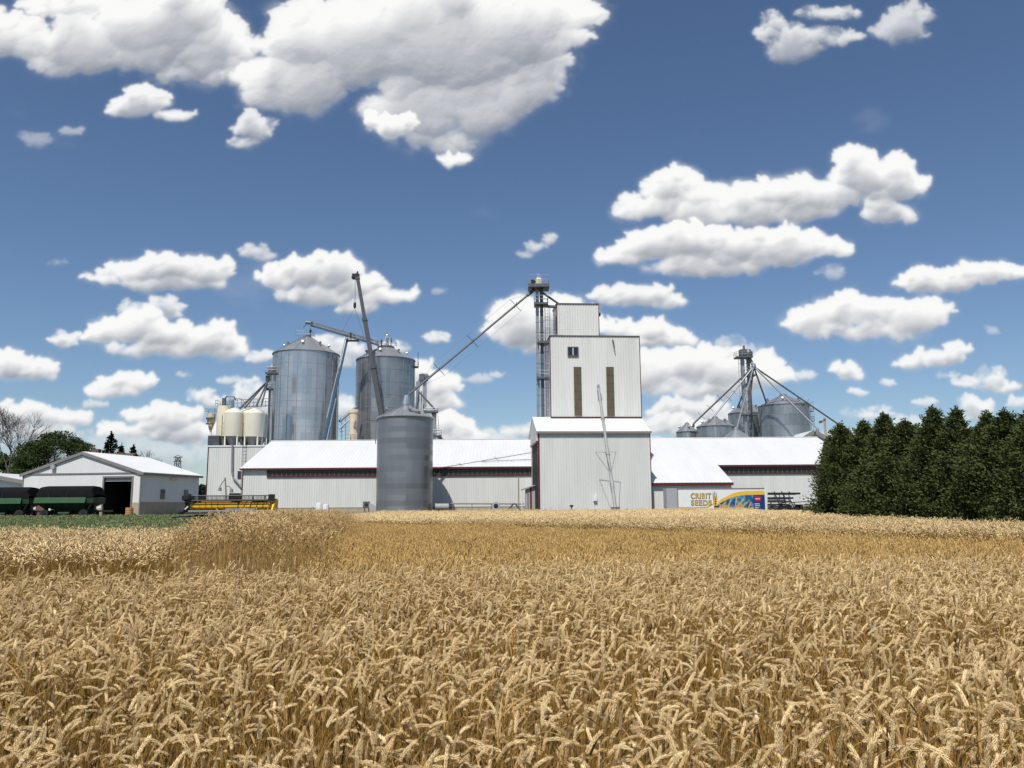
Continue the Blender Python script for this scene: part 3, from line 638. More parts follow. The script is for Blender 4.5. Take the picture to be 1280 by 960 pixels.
# bucket elevator beside the tower
def main_leg():
    Y = 126.0; xa = PX(674.5, Y, 430); xb = PX(680.5, Y, 430); zt = PZ(670, 352, Y); zb = 13.5
    t = thing('bucket_elevator', 'slender grey bucket elevator leg with platforms and caged ladder left of the tower', 'bucket elevator', ((xa + xb) / 2, Y, Z0))
    for x, m in ((xa - .30, 'steel'), (xa + .38, 'dsteel')):
        c = MB(); c.box(x - .25, Y - .22, Z0, x + .25, Y + .22, zt - .6)
        for i in range(14):
            z = zb + (zt - zb) * i / 14; c.box(x - .29, Y - .26, z, x + .29, Y + .26, z + .08)
        c.build('trunk', M_[m], t)
    h = MB(); h.lathe([(.5, -1.2), (.62, -.7), (.62, .2), (.35, .55)], (xa, Y, zt), 16, True, True); h.build('head', M_['creamdk'], t)
    h = MB(); h.lathe([(.28, .55), (.34, .6), (.34, 1.15), (.1, 1.3)], (xa, Y, zt), 12, True, True); h.build('vent_cap', M_['mirror'], t)
    h = MB(); h.box(xa - 1.25, Y - .5, zt - .35, xa - .7, Y + .1, zt + .25); h.tube((xa - .75, Y - .2, zt), (xa - .4, Y - .2, zt), .2, 8); h.build('motor', M_['black'], t)
    zp = PZ(670, 357.5, Y); platform(t, xa - 1.65, Y - 1.5, xa + 1.55, Y + 1.5, zp, 1.35, thick=.5)
    zp = PZ(675, 380, Y); platform(t, xa - .75, Y - 1.2, xa + 1.35, Y + 1.2, zp, 1.1)
    zp = PZ(675, 428, Y); platform(t, xa - .3, Y - 1.1, xa + 3.4, Y + 1.1, zp, 1.0)
    zp = PZ(675, 472, Y); platform(t, xa - .5, Y - 1.0, xa + 1.75, Y + 1.0, zp, 1.0)
    l = MB(); lx = xa + 1.25
    for a, b in ((521, 473), (471, 430), (427, 383)): ladder(l, (lx, Y, PZ(680, a, Y)), (lx, Y, PZ(680, b, Y)), .62, step=.45)
    l.build('caged_ladder', M_['steel'], t)
    l = MB(); a = P(684, 383, Y); b = P(702, 384, Y); l.bar(a, b, .7, .3); l.build('catwalk', M_['dsteel'], t)
    # truss posts tying the leg to the tower
    l = MB()
    for py in (400, 415, 440, 455, 485, 500, 512): z = PZ(680, py, Y); l.tube((xa, Y + .1, z), (xa + 2.6, Y + .1, z), .04, 5)
    for x in (xa + 1.9, xa + 2.35): l.tube((x, Y + .1, zb), (x, Y + .1, PZ(680, 430, Y)), .06, 5)
    l.build('tie_frame', M_['steel'], t)
    sp = MB(); a = P(671, 361, Y); b = P(703, 383, Y + .3); sp.tube(a, b, .17, 8); sp.build('short_spout', M_['dsteel'], t)
    sp = MB(); a = P(668, 362, Y); b = P(509, 495, 121.3); sp.tube(a, b, .17, 10); d = b - a
    for k in (.155, .50, .76): cross_brace(sp, a.lerp(b, k), d, 1.25)
    for sgn in (1, -1):                           # truss cables
        u = d.normalized().cross(Vector((0, 1, 0))).normalized() * sgn * 1.25; sp.path([a.lerp(b, .04), a.lerp(b, .155) + u, a.lerp(b, .5) + u, a.lerp(b, .76) + u, a.lerp(b, .93)], .014, 4)
    sp.tube(a, a.lerp(b, .06), .26, 10); sp.build('long_spout', M_['dsteel'], t)
    sp = MB(); e = P(507, 505, 121.3); sp.tube(b + Vector((-.05, 0, .1)), e, .36, 10, .5); sp.build('spout_outlet', M_['silo'], t)
main_leg()

# ---------------------------------------------------------------- round grain bins
def bin_(name, label, pxl, pxr, eave, apex, Y, m, ring, stiff, z0=Z0, group=None, vents=6, cap=1.0, wz=None, lad=None, ribs=28, hatch=True):
    c0, c1 = P(pxl, eave, Y), P(pxr, eave, Y); r = (c1.x - c0.x) / 2 * .992; cx = (c0.x + c1.x) / 2; ze = (c0.z + c1.z) / 2
    za = PZ((pxl + pxr) / 2, apex, Y); t = thing(name, label, 'grain bin', (cx, Y, z0), group)
    w = MB(); prof = [(r, z0 - z0)]; z = 0.0; H = ze - z0; step = .006 if not stiff else .04
    zs = [H - i * ring for i in range(int(H / ring) + 1)][::-1]
    for zz in zs:
        if stiff and zz > .2: prof += [(r, zz - .09), (r + step, zz - .07), (r + step, zz + .02), (r + .006, zz + .03)]
    if not stiff: prof.append((r, H))
    w.lathe(prof, (cx, Y, z0), 72)
    wall = w.build('wall', M_[m], t, True); w = MB()
    for i in range(stiff):
        a = 2 * math.pi * (i + .5) / stiff; c, s = math.cos(a), math.sin(a); p = Vector((cx + c * (r + .05), Y + s * (r + .05), z0)); w.bar(p, p + Vector((0, 0, H - .05)), .07, .08, up=(c, s, .01))
    if stiff: w.build('stud', M_['stud'], wall)
    rf = MB(); o = .22; prof = [(r + .12, ze - .16), (r + .22, ze - .02), (r + .10, ze + .07), (cap, za), (cap * .95, za + .02)]
    rf.lathe(prof, (cx, Y, 0), 72)
    for i in range(ribs):
        a = 2 * math.pi * i / ribs; c, s = math.cos(a), math.sin(a)
        rf.bar((cx + c * (r + .08), Y + s * (r + .08), ze + .09), (cx + c * cap, Y + s * cap, za + .03), .07, .11)
    ro = rf.build('roof', M_['cone'], t, True)
    k = MB(); k.lathe([(cap * 1.04, za - .04), (cap * 1.04, za + .25), (cap * .9, za + .33), (.12, za + .62)], (cx, Y, 0), 24, True, True); k.build('roof_cap', M_['steel'], t, True)
    for i in range(vents):
        a = 2 * math.pi * (i + .35) / vents - .2; q = .62; rr = r + (cap - r) * (1 - q); zz = ze + (za - ze) * (1 - q); c, s = math.cos(a), math.sin(a)
        k = MB(); p = Vector((cx + c * rr, Y + s * rr, zz)); k.tube(p, p + Vector((0, 0, .6)), .2, 8); k.tube(p + Vector((0, 0, .55)), p + Vector((c * .35, s * .35, .65)), .28, 8); k.build('roof_vent', M_['steel'], t)
    if lad is not None:
        a = math.asin(max(-1, min(1, (PX(lad, Y, eave) - cx) / r))); c, s = math.sin(a), -math.cos(a); l = MB(); p = Vector((cx + c * (r + .25), Y + s * (r + .25), z0 + .5))
        ladder(l, p, p + Vector((0, 0, H)), .6, (-s, c, 0), .5, True, (c, s, 0)); l.build('ladder', M_['steel'], t)
    return t, cx, r, ze, za
BIN, bcx, br, bze, bza = bin_('grain_bin', 'weathered dark corrugated bin standing alone in front of the warehouse', 472, 541.5, 523, 507.5, 121.3, 'bin', .815, 0, vents=4, cap=.5, ribs=24)
c = MB(); c.lathe([(br + .35, Z0 - .4), (br + .35, Z0 + .12)], (bcx, 121.3, 0), 48, False, True); c.build('foundation', M_['concrete'], BIN)
# hatch and side ladder on the front bin roof
k = MB(); p = P(520, 516, 118.6); k.box(p.x - .7, p.y - .1, p.z - .1, p.x + .55, p.y + .8, p.z + .25); k.build('roof_hatch', M_['dsteel'], BIN)
l = MB(); ladder(l, (bcx - br - .3, 121.5, Z0 + 10), (bcx - br - .3, 121.5, bze), .5, (0, 1, 0), .5, False); l.build('ladder', M_['steel'], BIN)
S1, s1x, s1r, s1e, s1a = bin_('grain_silo', 'tall bright galvanised silo, the left one of the big pair behind the warehouse', 342.5, 423.5, 444, 421.5, 172, 'silo', 2.62, 22, cap=.8, ribs=30, vents=8)
S2, s2x, s2r, s2e, s2a = bin_('grain_silo', 'tall duller galvanised silo behind the crane boom, with ladder and shiny cap', 446, 518.5, 451, 434, 178, 'silo_dull', 2.75, 20, cap=1.25, ribs=28, lad=468, vents=7)
k = MB()
railing(k, s1x - 2.2, 172 - 1.2, s1x + 1.4, 172 + 1.2, s1a - .1, 1.2); k.build('peak_railing', M_['steel'], S1)
k = MB(); railing(k, s2x - 2.0, 178 - 1.4, s2x + 2.2, 178 + 1.4, s2a + .1, 1.1); k.lathe([(1.9, s2a - .25), (1.9, s2a + .05)], (s2x, 178, 0), 20, True, True); k.build('peak_platform', M_['dsteel'], S2)
p = P(484, 422, 178); k = MB(); k.lathe([(.05, .75), (.45, .62), (.62, .2), (.5, -.3), (.35, -.7), (.35, -2.2)], p, 16); k.build('shiny_cap', M_['mirror'], S2, True)
k = MB(); q = P(521, 458, 178); k.box(q.x - .9, 177.2, q.z - .3, q.x + .3, 178.8, q.z); railing(k, q.x - .9, 177.2, q.x + .3, 178.8, q.z, 1.1); k.tube((q.x + .25, 178, q.z), (q.x + .25, 178, q.z + 3.2), .08, 6); k.build('side_platform', M_['dsteel'], S2)

# ---------------------------------------------------------------- block on the left with cream tanks on its flat roof
def left_block():
    Yf = 146.2; x0, x1 = PX(258.5, Yf, 600), PX(303, 130, 600) - .6; z = PZ(280, 558.5, Yf)
    t = thing('processing_block', 'tall narrow flat roofed grey block carrying the cream tanks', 'building', (x0, Yf, Z0))
    w = MB(); w.ribs((x0, Yf, Z0), (x1 + 9, Yf, Z0), (0, 0, z - Z0), (0, -1, 0), .38, .04)
    w.face((x0, Yf, Z0), (x0, Yf + 15, Z0), (x0, Yf + 15, z), (x0, Yf, z)); w.face((x1 + 9, Yf, Z0), (x1 + 9, Yf + 15, Z0), (x1 + 9, Yf + 15, z), (x1 + 9, Yf, z))
    w.face((x0, Yf + 15, Z0), (x1 + 9, Yf + 15, Z0), (x1 + 9, Yf + 15, z), (x0, Yf + 15, z)); w.build('wall', M_['siding'], t)
    w = MB(); w.box(x0 - .1, Yf - .12, z + .002, x1 + 9.1, Yf + 15.1, z + .25); w.build('roof', M_['white'], t)
    w = MB(); w.box(x0 - .05, Yf - .10, Z0, x0 + .10, Yf - .045, z - .01); w.build('corner_trim', M_['maroon'], t)
    a = P(301, 593, Yf); w = MB(); w.box(a.x - .55, Yf - .12, a.z - .75, a.x + .05, Yf - .05, a.z + .6); o = w.build('window', M_['darktrim'], t)
    w = MB(); w.box(a.x - .47, Yf - .15, a.z - .67, a.x - .03, Yf - .122, a.z + .52); w.build('pane', M_['glass'], o)
    w = MB(); pts = [P(291, 500, 149.2), P(290.8, 556, 149.2), P(290.5, 556.5, Yf - .35), P(290, 590, Yf - .35), P(291.5, 597, Yf - .35), P(303, 610, Yf - .35), P(304.5, 611, Yf - .35)]
    w.path(pts, .16, 8); w.build('downpipe', M_['steel'], t)
    l = MB(); a = P(312, 575, Yf - .2); ladder(l, (a.x - 1.0, Yf - .3, Z0 + 4), (a.x - 1.0, Yf - .3, z + 1), .6, cage=False); l.build('ladder', M_['dsteel'], t)
    return z, Yf
BZ, BYF = left_block()
def hopper_tank(label, pl, pr, apex, shoulder, bottom, Y, m='cream', name='hopper_tank', group='cream tanks on the flat roof'):
    a, b = P(pl, bottom, Y), P(pr, bottom, Y); r = (b.x - a.x) / 2; cx = (a.x + b.x) / 2; zb = a.z; zs = PZ(pl, shoulder, Y); za = PZ((pl + pr) / 2, apex, Y)
    t = thing(name, label, 'tank', (cx, Y, BZ + .25), group)
    k = MB(); k.lathe([(r * .98, zb), (r, zb + .1), (r, zs), (r * .82, zs + (za - zs) * .45), (.35, za), (.1, za + .1)], (cx, Y, 0), 32, False, True); k.build('shell', M_[m], t, True)
    k = MB(); k.lathe([(r * .35, BZ + .5), (r * .97, zb - .02)], (cx, Y, 0), 24, True, True); k.build('hopper', M_['dsteel'], t)
    for i in range(4):
        g = math.pi / 4 + i * math.pi / 2; p = Vector((cx + r * .93 * math.cos(g), Y + r * .93 * math.sin(g), BZ + .25)); k = MB(); k.bar(p, (p.x, p.y, zb + .3), .22); k.build('leg', M_[m], t)
    return cx, r, zs, za
hopper_tank('cream hopper tank with downpipe in front, leftmost of the fat tanks', 280, 303, 510, 516.5, 546, 149.6)
hopper_tank('narrow slice of cream hopper tank half hidden between two fat tanks', 296, 317, 511, 517.5, 546, 154.5)
hopper_tank('fattest cream hopper tank beside the legs of the elevator tower', 304.5, 328.5, 510.5, 517, 546.5, 150.2)
hopper_tank('shaded grey hopper tank peeping out right of the cream ones', 313, 333, 513, 519, 547, 156.5, 'grey')
def slim_tank():
    Y = 150.2; a, b = P(270.5, 544, Y), P(288, 544, Y); r = (b.x - a.x) / 2; cx = (a.x + b.x) / 2; zt = PZ(279, 508.5, Y)
    t = thing('slim_tank', 'tall straight cream tank with railed top at the left end of the roof', 'tank', (cx, Y, BZ + .25), 'cream tanks on the flat roof')
    k = MB(); k.lathe([(r, BZ + .25 + 1.9), (r, zt), (r - .05, zt + .1)], (cx, Y, 0), 28, True, True); k.build('shell', M_['creamdk'], t, True)
    k = MB(); k.lathe([(r * .9, BZ + .25), (r * .9, BZ + 2.1)], (cx, Y, 0), 20, True); k.build('base', M_['dsteel'], t, True)
    k = MB(); railing(k, cx - r, Y - r, cx + r, Y + r, zt, 1.1); k.box(cx - .4, Y - .4, zt + .1, cx + .2, Y + .2, zt + 1.6); k.path([Vector((cx - .1, Y, zt + 1.5)), Vector((cx + .4, Y, zt + 2.0)), Vector((cx + 1.6, Y, zt + 1.9)), Vector((cx + 2, Y, zt + 1.2))], .12, 6); k.build('top_platform', M_['dsteel'], t)
    k = MB(); ladder(k, (cx + r * .45, Y - r - .1, BZ + 2), (cx + r * .45, Y - r - .1, zt - 1.6), .9, step=.9, cage=False); k.build('ladder', M_['soffit'], t)
    # small cyclone hung on the left side
    c = P(264, 523, Y); t2 = thing('dust_cyclone', 'small yellow dust cyclone on a bracket at the roof\'s left end', 'cyclone', (c.x, Y, c.z - 2.6))
    k = MB(); k.lathe([(.25, -2.2), (.75, -.6), (.75, .9)], c, 16, True, True); k.build('cone', M_['creamdk'], t2, True)
    k = MB(); k.box(c.x - .6, Y - .95, c.z - .3, c.x + .9, Y - .76, c.z + .1); k.box(c.x - .6, Y - .95, c.z - 1.2, c.x + .8, Y - .76, c.z - .95); k.build('bracket', M_['khaki'], t2)
    k = MB(); railing(k, c.x - .9, Y - .9, c.x + .9, Y + .9, c.z + .9, .8); k.build('railing', M_['dsteel'], t2)
    k = MB(); k.tube((c.x, Y, c.z - 2.2), (c.x + .4, Y, BZ + .3), .2, 8); k.build('chute', M_['white'], t2)
    k = MB(); a = P(262.5, 545, 149); b = P(275.5, 557.5, 149); k.box(a.x, 148, BZ + .26, b.x, 150, a.z)
    for i in range(7): z = BZ + .4 + i * .25; k.box(a.x + .1, 147.94, z, b.x - .1, 147.99, z + .1)
    solo(k, 'control_cabinet', M_['dsteel'], 'dark grey machine cabinet at the foot of the slim cream tank', 'cabinet', ((a.x + b.x) / 2, 149, BZ + .25))
slim_tank()
def left_leg():
    Y = 159.5; x = PX(339, Y, 500); zt = PZ(339, 462, Y); t = thing('bucket_elevator', 'thin elevator leg feeding the cream tanks, hard against the bright silo', 'bucket elevator', (x, Y, Z0))
    for dx in (-.32, .55): k = MB(); k.box(x + dx - .2, Y - .2, Z0, x + dx + .2, Y + .2, zt); k.build('trunk', M_['steel'], t)
    k = MB(); k.lathe([(.5, -.9), (.75, -.2), (.75, .5), (.3, 1.0)], (x, Y, zt), 14, True, True); k.build('head', M_['steel'], t, True)
    platform(t, x - 1.1, Y - 1, x + 1.0, Y + 1, PZ(339, 466, Y), 1.0); platform(t, x - 1.2, Y - .8, x + .2, Y + .8, PZ(337, 485.5, Y), .9)
    k = MB(); ladder(k, (x + 1.0, Y - .2, BZ), (x + 1.0, Y - .2, zt), .5, step=.5); k.build('caged_ladder', M_['steel'], t)
    k = MB(); a = P(335, 474, Y); k.lathe([(.1, -.7), (.5, -.2), (.5, .7)], a, 10, True, True)
    k.build('distributor', M_['dsteel'], t)
    for px, py, yy in ((300, 510.5, 150), (306, 509.5, 154), (320.5, 507.5, 150.5), (327, 506, 156)): k = MB(); k.tube(a + Vector((0, 0, -.3)), P(px, py, yy), .17, 8); k.build('spout', M_['dsteel'], t)
    k = MB(); k.bar(P(300, 509, 151), P(338, 507, 158), .9, .12); q = P(286, 509, 152); 
    for a, b in ((P(292, 504, 151), P(338, 502, 158)), (P(292, 500, 151), P(338, 498, 158))): k.tube(a, b, .05, 5)
    for i in range(9): k.tube(P(292 + 5 * i, 509, 151 + .8 * i), P(292 + 5 * i, 499.5, 151 + .8 * i), .045, 4)
    for i in range(10):
        g = math.pi * i / 9; h = math.pi * (i + 1) / 9; c = P(297, 505, 151.5)
        if i < 9: k.tube(c + Vector((-1.3 * math.cos(g), 0, 1.1 * math.sin(g))), c + Vector((-1.3 * math.cos(h), 0, 1.1 * math.sin(h))), .06, 5)
    k.build('catwalk', M_['soffit'], t)
left_leg()
def sand_tower():
    Y = 166; a, b = P(435.5, 530, Y), P(449, 530, Y); cx = (a.x + b.x) / 2; zb, zt = PZ(442, 543, Y), PZ(442, 517, Y)
    t = thing('dust_collector', 'sandy cream dust collector drum on legs in the gap between the big silos', 'dust collector', (cx, Y, Z0))
    k = MB(); r = (b.x - a.x) / 2 * .86; k.lathe([(r, zb), (r, zt), (r * 1.14, zt + .1), (r * 1.14, zt + .6), (r * .9, zt + .75)], (cx, Y, 0), 20, False, True); k.build('drum', M_['pinkcream'], t, True)
    k = MB(); k.lathe([(.3, zb - 2.6), (r, zb)], (cx, Y, 0), 20, True); k.build('hopper', M_['pinkcream'], t, True)
    for i in range(4):
        g = math.pi / 4 + i * math.pi / 2; k = MB(); k.bar((cx + r * math.cos(g), Y + r * math.sin(g), Z0), (cx + r * math.cos(g), Y + r * math.sin(g), zb + .2), .16); k.build('leg', M_['pinkcream'], t)
    k = MB(); k.prism([(cx + .1, Y - r * 1.0, zb + 1.4), (cx + .9, Y - r * .8, zb + 1.4), (cx + .9, Y - r * .8, zb + 2.2), (cx + .5, Y - r * 1.0, zb + 2.8)], (0, -.25, 0)); k.build('inlet', M_['soffit'], t)
    t2 = thing('cross_conveyor', 'thin sloping grey conveyor tube running behind the cream dust collector', 'conveyor', tuple(P(425, 560, 169)))
    k = MB(); k.tube(P(424, 527, 169), P(446, 508, 171), .28, 8); k.tube(P(424, 536, 168.5), P(446, 516, 170), .2, 8); k.build('tube', M_['steel'], t2)
    k = MB()
    for px, q in ((427, 527), (432, 523), (437, 519)):
        k.tube(P(px, q, 169), P(px, 572, 169), .07, 5)
    for i in range(5): k.tube(P(424, 535 + 5 * i, 169), P(440, 532 + 5 * i, 169), .05, 4)
    k.build('trestle', M_['steel'], t2)
sand_tower()
def mid_leg():
    Y = 163; x = PX(528, Y, 500); zt = PZ(530, 472, Y); t = thing('bucket_elevator', 'short elevator leg rising right behind the front bin roof', 'bucket elevator', (x, Y, Z0))
    for dx in (-.95, .45): k = MB(); k.box(x + dx - .35, Y - .3, Z0, x + dx + .35, Y + .3, zt - .8); k.build('trunk', M_['steel'], t)
    k = MB(); k.prism([(x - 1.6, Y - .5, zt - 2.2), (x + 1.1, Y - .5, zt - .6), (x + 1.1, Y - .5, zt + .7), (x - .2, Y - .5, zt + .8)], (0, 1, 0)); k.build('head', M_['steel'], t)
    k = MB(); k.box(x - .6, Y - 1.0, zt - .6, x + .4, Y - .55, zt + .6); k.box(x + .6, Y - .9, zt - .2, x + 1.5, Y - .55, zt + .3); k.build('drive', M_['dsteel'], t)
    k = MB(); k.tube(P(523, 489, Y - 1), P(543, 511, Y - 8), .18, 8); k.build('spout', M_['dsteel'], t)
    k = MB(); k.tube(P(523, 489, Y - .6), P(518, 520, Y - .6), .2, 8); k.tube(P(527, 489, Y - .6), P(526, 520, Y - .6), .12, 6); k.build('drop_pipe', M_['steel'], t)
    Y2 = 155; x = PX(543, Y2, 520); t = thing('transfer_elevator', 'small transfer leg with platform above the warehouse ridge beside the front bin', 'bucket elevator', (x, Y2, Z0))
    k = MB(); k.box(x - .25, Y2 - .25, Z0, x + .35, Y2 + .25, PZ(543, 513, Y2)); k.build('trunk', M_['steel'], t)
    platform(t, x - 1.8, Y2 - .8, x + .6, Y2 + .8, PZ(543, 514, Y2), .6); platform(t, x - .2, Y2 - .8, x + 1.3, Y2 + .8, PZ(546, 544, Y2), 1.0)
    k = MB(); ladder(k, (x + .9, Y2 - .5, PZ(545, 552, Y2)), (x + .45, Y2 - .5, PZ(545, 520, Y2)), .5, step=.5, cage=False); k.tube(P(540, 519, Y2), P(545, 517, Y2), .35, 8); k.tube(P(547, 545, Y2), P(553, 550, Y2), .3, 8); k.build('ladder', M_['dsteel'], t)
mid_leg()
# ---------------------------------------------------------------- people (small, but whole figures)
def person(label, base, pose, m, yaw=0):
    """pose: dict of joint offsets in metres, z up; grown as one skin"""
    J = dict(pelvis=(0, 0, .95), chest=(0, 0, 1.30), neck=(0, 0, 1.50), head=(0, -.02, 1.62), crown=(0, -.01, 1.76),
             lsh=(-.19, 0, 1.43), lel=(-.27, -.02, 1.15), lha=(-.25, -.14, .90), rsh=(.19, 0, 1.43), rel=(.27, -.02, 1.15), rha=(.25, -.14, .90),
             lhip=(-.10, 0, .90), lkn=(-.12, -.03, .50), lan=(-.12, .02, .09), lto=(-.13, -.17, .04), rhip=(.10, 0, .90), rkn=(.12, -.03, .50), ran=(.12, .02, .09), rto=(.13, -.17, .04))
    J.update(pose)
    RAD = dict(pelvis=.15, chest=.155, neck=.06, head=.095, crown=.075, lsh=.075, lel=.05, lha=.04, rsh=.075, rel=.05, rha=.04, lhip=.095, lkn=.065, lan=.05, lto=.045, rhip=.095, rkn=.065, ran=.05, rto=.045)
    E = [('pelvis', 'chest'), ('chest', 'neck'), ('neck', 'head'), ('head', 'crown'), ('chest', 'lsh'), ('lsh', 'lel'), ('lel', 'lha'), ('chest', 'rsh'), ('rsh', 'rel'), ('rel', 'rha'),
         ('pelvis', 'lhip'), ('lhip', 'lkn'), ('lkn', 'lan'), ('lan', 'lto'), ('pelvis', 'rhip'), ('rhip', 'rkn'), ('rkn', 'ran'), ('ran', 'rto')]
    ks = list(J); me = bpy.data.meshes.new('person'); me.from_pydata([J[k] for k in ks], [(ks.index(a), ks.index(b)) for a, b in E], []); me.materials.append(m)
    o = bpy.data.objects.new('person', me); COL.objects.link(o); o.location = base; o.rotation_euler.z = yaw
    md = o.modifiers.new('skin', 'SKIN'); md.use_smooth_shade = True
    for i, k in enumerate(ks): me.skin_vertices[0].data[i].radius = (RAD[k],) * 2
    me.skin_vertices[0].data[0].use_root = True
    o.modifiers.new('sub', 'SUBSURF').levels = 1; ORG[o] = Vector(base)
    tag(o, label, 'person')
    h = J['head']; k = MB(); k.lathe([(.115, .01), (.118, .06), (.09, .13), (.03, .165)], (h[0], h[1], h[2] + .02), 12, False, True)
    hm = bpy.data.objects.new('hard_hat', k.mesh('hard_hat', M_['hivis'], (0, 0, 0), True)); COL.objects.link(hm); hm.parent = o
    k = MB(); k.lathe([(.02, -.09), (.075, -.05), (.088, .02), (.06, .05)], (h[0], h[1] - .035, h[2] - .005), 10, True, True); k.bar((h[0], h[1] - .12, h[2] + .0), (h[0], h[1] - .14, h[2] - .03), .03)
    f = bpy.data.objects.new('face', k.mesh('face', M_['skin'], (0, 0, 0), True)); COL.objects.link(f); f.parent = o
    return o
crouch = dict(pelvis=(0, .10, .62), chest=(0, -.05, .95), neck=(0, -.12, 1.13), head=(0, -.18, 1.24), crown=(0, -.2, 1.38), lsh=(-.19, -.10, 1.06), rsh=(.19, -.10, 1.06), lel=(-.25, -.25, .83), rel=(.25, -.25, .83), lha=(-.15, -.45, .75), rha=(.15, -.45, .75),
              lhip=(-.1, .08, .58), rhip=(.1, .08, .58), lkn=(-.14, -.25, .45), rkn=(.14, -.25, .45))
reach = dict(lel=(-.30, -.22, 1.50), lha=(-.20, -.42, 1.72), rel=(.30, -.22, 1.45), rha=(.20, -.45, 1.60))

# ---------------------------------------------------------------- crane, boom lift and the conveyor in the air
def crane():
    base = P(496, 560, 167); base.z = Z0 + 2.2
    tip = P(446.5, 345, 169.5); t = thing('mobile_crane', 'dark grey telescopic crane boom leaning over the warehouse roof', 'crane', (base.x, base.y, Z0))
    c = MB(); c.box(base.x - 1.4, base.y - 4, Z0 + .9, base.x + 1.4, base.y + 5, Z0 + 1.6); c.box(base.x - 1.2, base.y - 1.5, Z0 + 1.6, base.x + 1.2, base.y + 3, Z0 + 2.6); c.build('carrier', M_['crane'], t)
    for dx in (-1.35, 1.35):
        for dy in (-3, -1.4, 2.6, 4.2): k = MB(); k.tube((base.x + dx - .22, base.y + dy, Z0 + .55), (base.x + dx + .22, base.y + dy, Z0 + .55), .55, 16); k.build('wheel', M_['rubber'], t)
    d = tip - base; cuts = [0, (560 - 486) / 215, (560 - 434) / 215, (560 - 387) / 215, 1]; ws = [1.15, .98, .82, .66]
    for i in range(4):
        a, b = base.lerp(tip, cuts[i]), base.lerp(tip, cuts[i + 1]); m = MB(); m.bar(a, b, ws[i], ws[i] * 1.15, up=(0, -1, 0)); e = (b - a).normalized() * .5
        m.bar(b - e * 1.6, b - e * .6, ws[i] * 1.22, ws[i] * 1.38, up=(0, -1, 0)); m.build('boom_section', M_['crane'], t)
    h = MB(); h.box(tip.x - 1.05, tip.y - .4, tip.z - .45, tip.x + .45, tip.y + .4, tip.z + .45); h.tube((tip.x - .75, tip.y - .25, tip.z - .3), (tip.x - .75, tip.y + .25, tip.z - .3), .45, 14)
    h.tube((tip.x - .1, tip.y, tip.z + .4), (tip.x + .1, tip.y, tip.z + 1.0), .18, 8); h.build('boom_head', M_['black'], t)
    hk = P(443.5, 381, 169.8); k = MB(); k.tube((hk.x, hk.y, hk.z), (hk.x, hk.y, tip.z - .6), .055, 5); k.build('hoist_cable', M_['dsteel'], t)
    k = MB(); k.lathe([(.12, -.8), (.3, -.4), (.3, .3), (.1, .7)], hk, 10, True, True); k.build('hook_block', M_['black'], t)
    A, B = P(388, 404.5, 170.2), P(474, 429.5, 174.5)
    t2 = thing('lifted_conveyor', 'long truss conveyor hanging from the crane above the silos', 'conveyor', tuple(A.lerp(B, .5)))
    u = Vector((0, 0, 1)) * .36; w = (B - A).normalized().cross(Vector((0, 0, 1))).normalized() * .5
    for sz in (-1, 1):
        k = MB()
        for sy in (-1, 1): k.bar(A + u * sz + w * sy, B + u * sz + w * sy, .16)
        k.build('chord', M_['dsteel' if sz < 0 else 'steel'], t2)
    k = MB()
    for i in range(22):
        p, q = A.lerp(B, i / 22), A.lerp(B, (i + 1) / 22)
        for sy in (-1, 1): k.bar(p + w * sy - u, p + w * sy + u, .07); k.bar(p + w * sy - u, q + w * sy + u, .05)
    k.build('lacing', M_['steel'], t2)
    k = MB(); k.tube(A + Vector((-.9, 0, .3)), A + Vector((.5, 0, .1)), .42, 10); k.bar(A + Vector((-.9, 0, -.1)), A + Vector((-1.5, 0, -.8)), .15); k.build('head_pulley', M_['dsteel'], t2)
    k = MB(); k.tube(hk + Vector((0, 0, -.7)), A.lerp(B, .46) + u, .03, 4); k.tube(hk + Vector((0, 0, -.7)), A.lerp(B, .78) + u, .03, 4); k.build('sling', M_['dsteel'], t2)
    # boom lift
    Y = 168.2; b0 = P(404.5, 553, 166.5); top = P(434.5, 423, Y); d = (b0 - top); foot = top + d * ((top.z - Z0 - 1.8) / -d.z)
    t3 = thing('boom_lift', 'blue boom lift stretched up between the big silos', 'boom lift', (foot.x, foot.y, Z0))
    k = MB(); k.box(foot.x - 1.2, foot.y - 2, Z0 + .8, foot.x + 1.2, foot.y + 2, Z0 + 2.1); k.build('chassis', M_['blue'], t3)
    for dx in (-1.1, 1.1):
        for dy in (-1.4, 1.4): k = MB(); k.tube((foot.x + dx - .2, foot.y + dy, Z0 + .5), (foot.x + dx + .2, foot.y + dy, Z0 + .5), .5, 14); k.build('wheel', M_['rubber'], t3)
    mid = foot.lerp(top, .52); k = MB(); k.bar(foot, mid, .5, .55, up=(0, -1, 0)); k.build('boom_section', M_['blue'], t3)
    k = MB(); k.bar(mid - (top - foot).normalized() * .4, top, .38, .42, up=(0, -1, 0)); k.build('boom_section', M_['blue'], t3)
    off = Vector((.62, -.3, 0)); k = MB(); k.tube(foot.lerp(top, .25) + off, foot.lerp(top, .62) + off * .8, .13, 8); k.build('hydraulic_ram', M_['mirror'], t3)
    off = Vector((-.42, -.3, 0)); k = MB(); k.bar(foot.lerp(top, .5) + off, top + off, .16); k.build('cable_track', M_['grey'], t3)
    p = P(439.5, 425.5, Y); k = MB(); k.box(p.x - 1.1, Y - .7, p.z - .15, p.x + 1.5, Y + .7, p.z); railing(k, p.x - 1.1, Y - .7, p.x + .6, Y + .7, p.z, 1.1); k.build('basket', M_['black'], t3)
    person('person in dark clothes working in the boom lift basket under the hanging conveyor', (p.x - .2, Y, p.z + .01), reach, M_['navycloth'], R(20))
    person('person in dark clothes on the peak of the bright left silo', (s1x + 1.0, 171.0, s1a - .12), {}, M_['hivis'], R(-30))
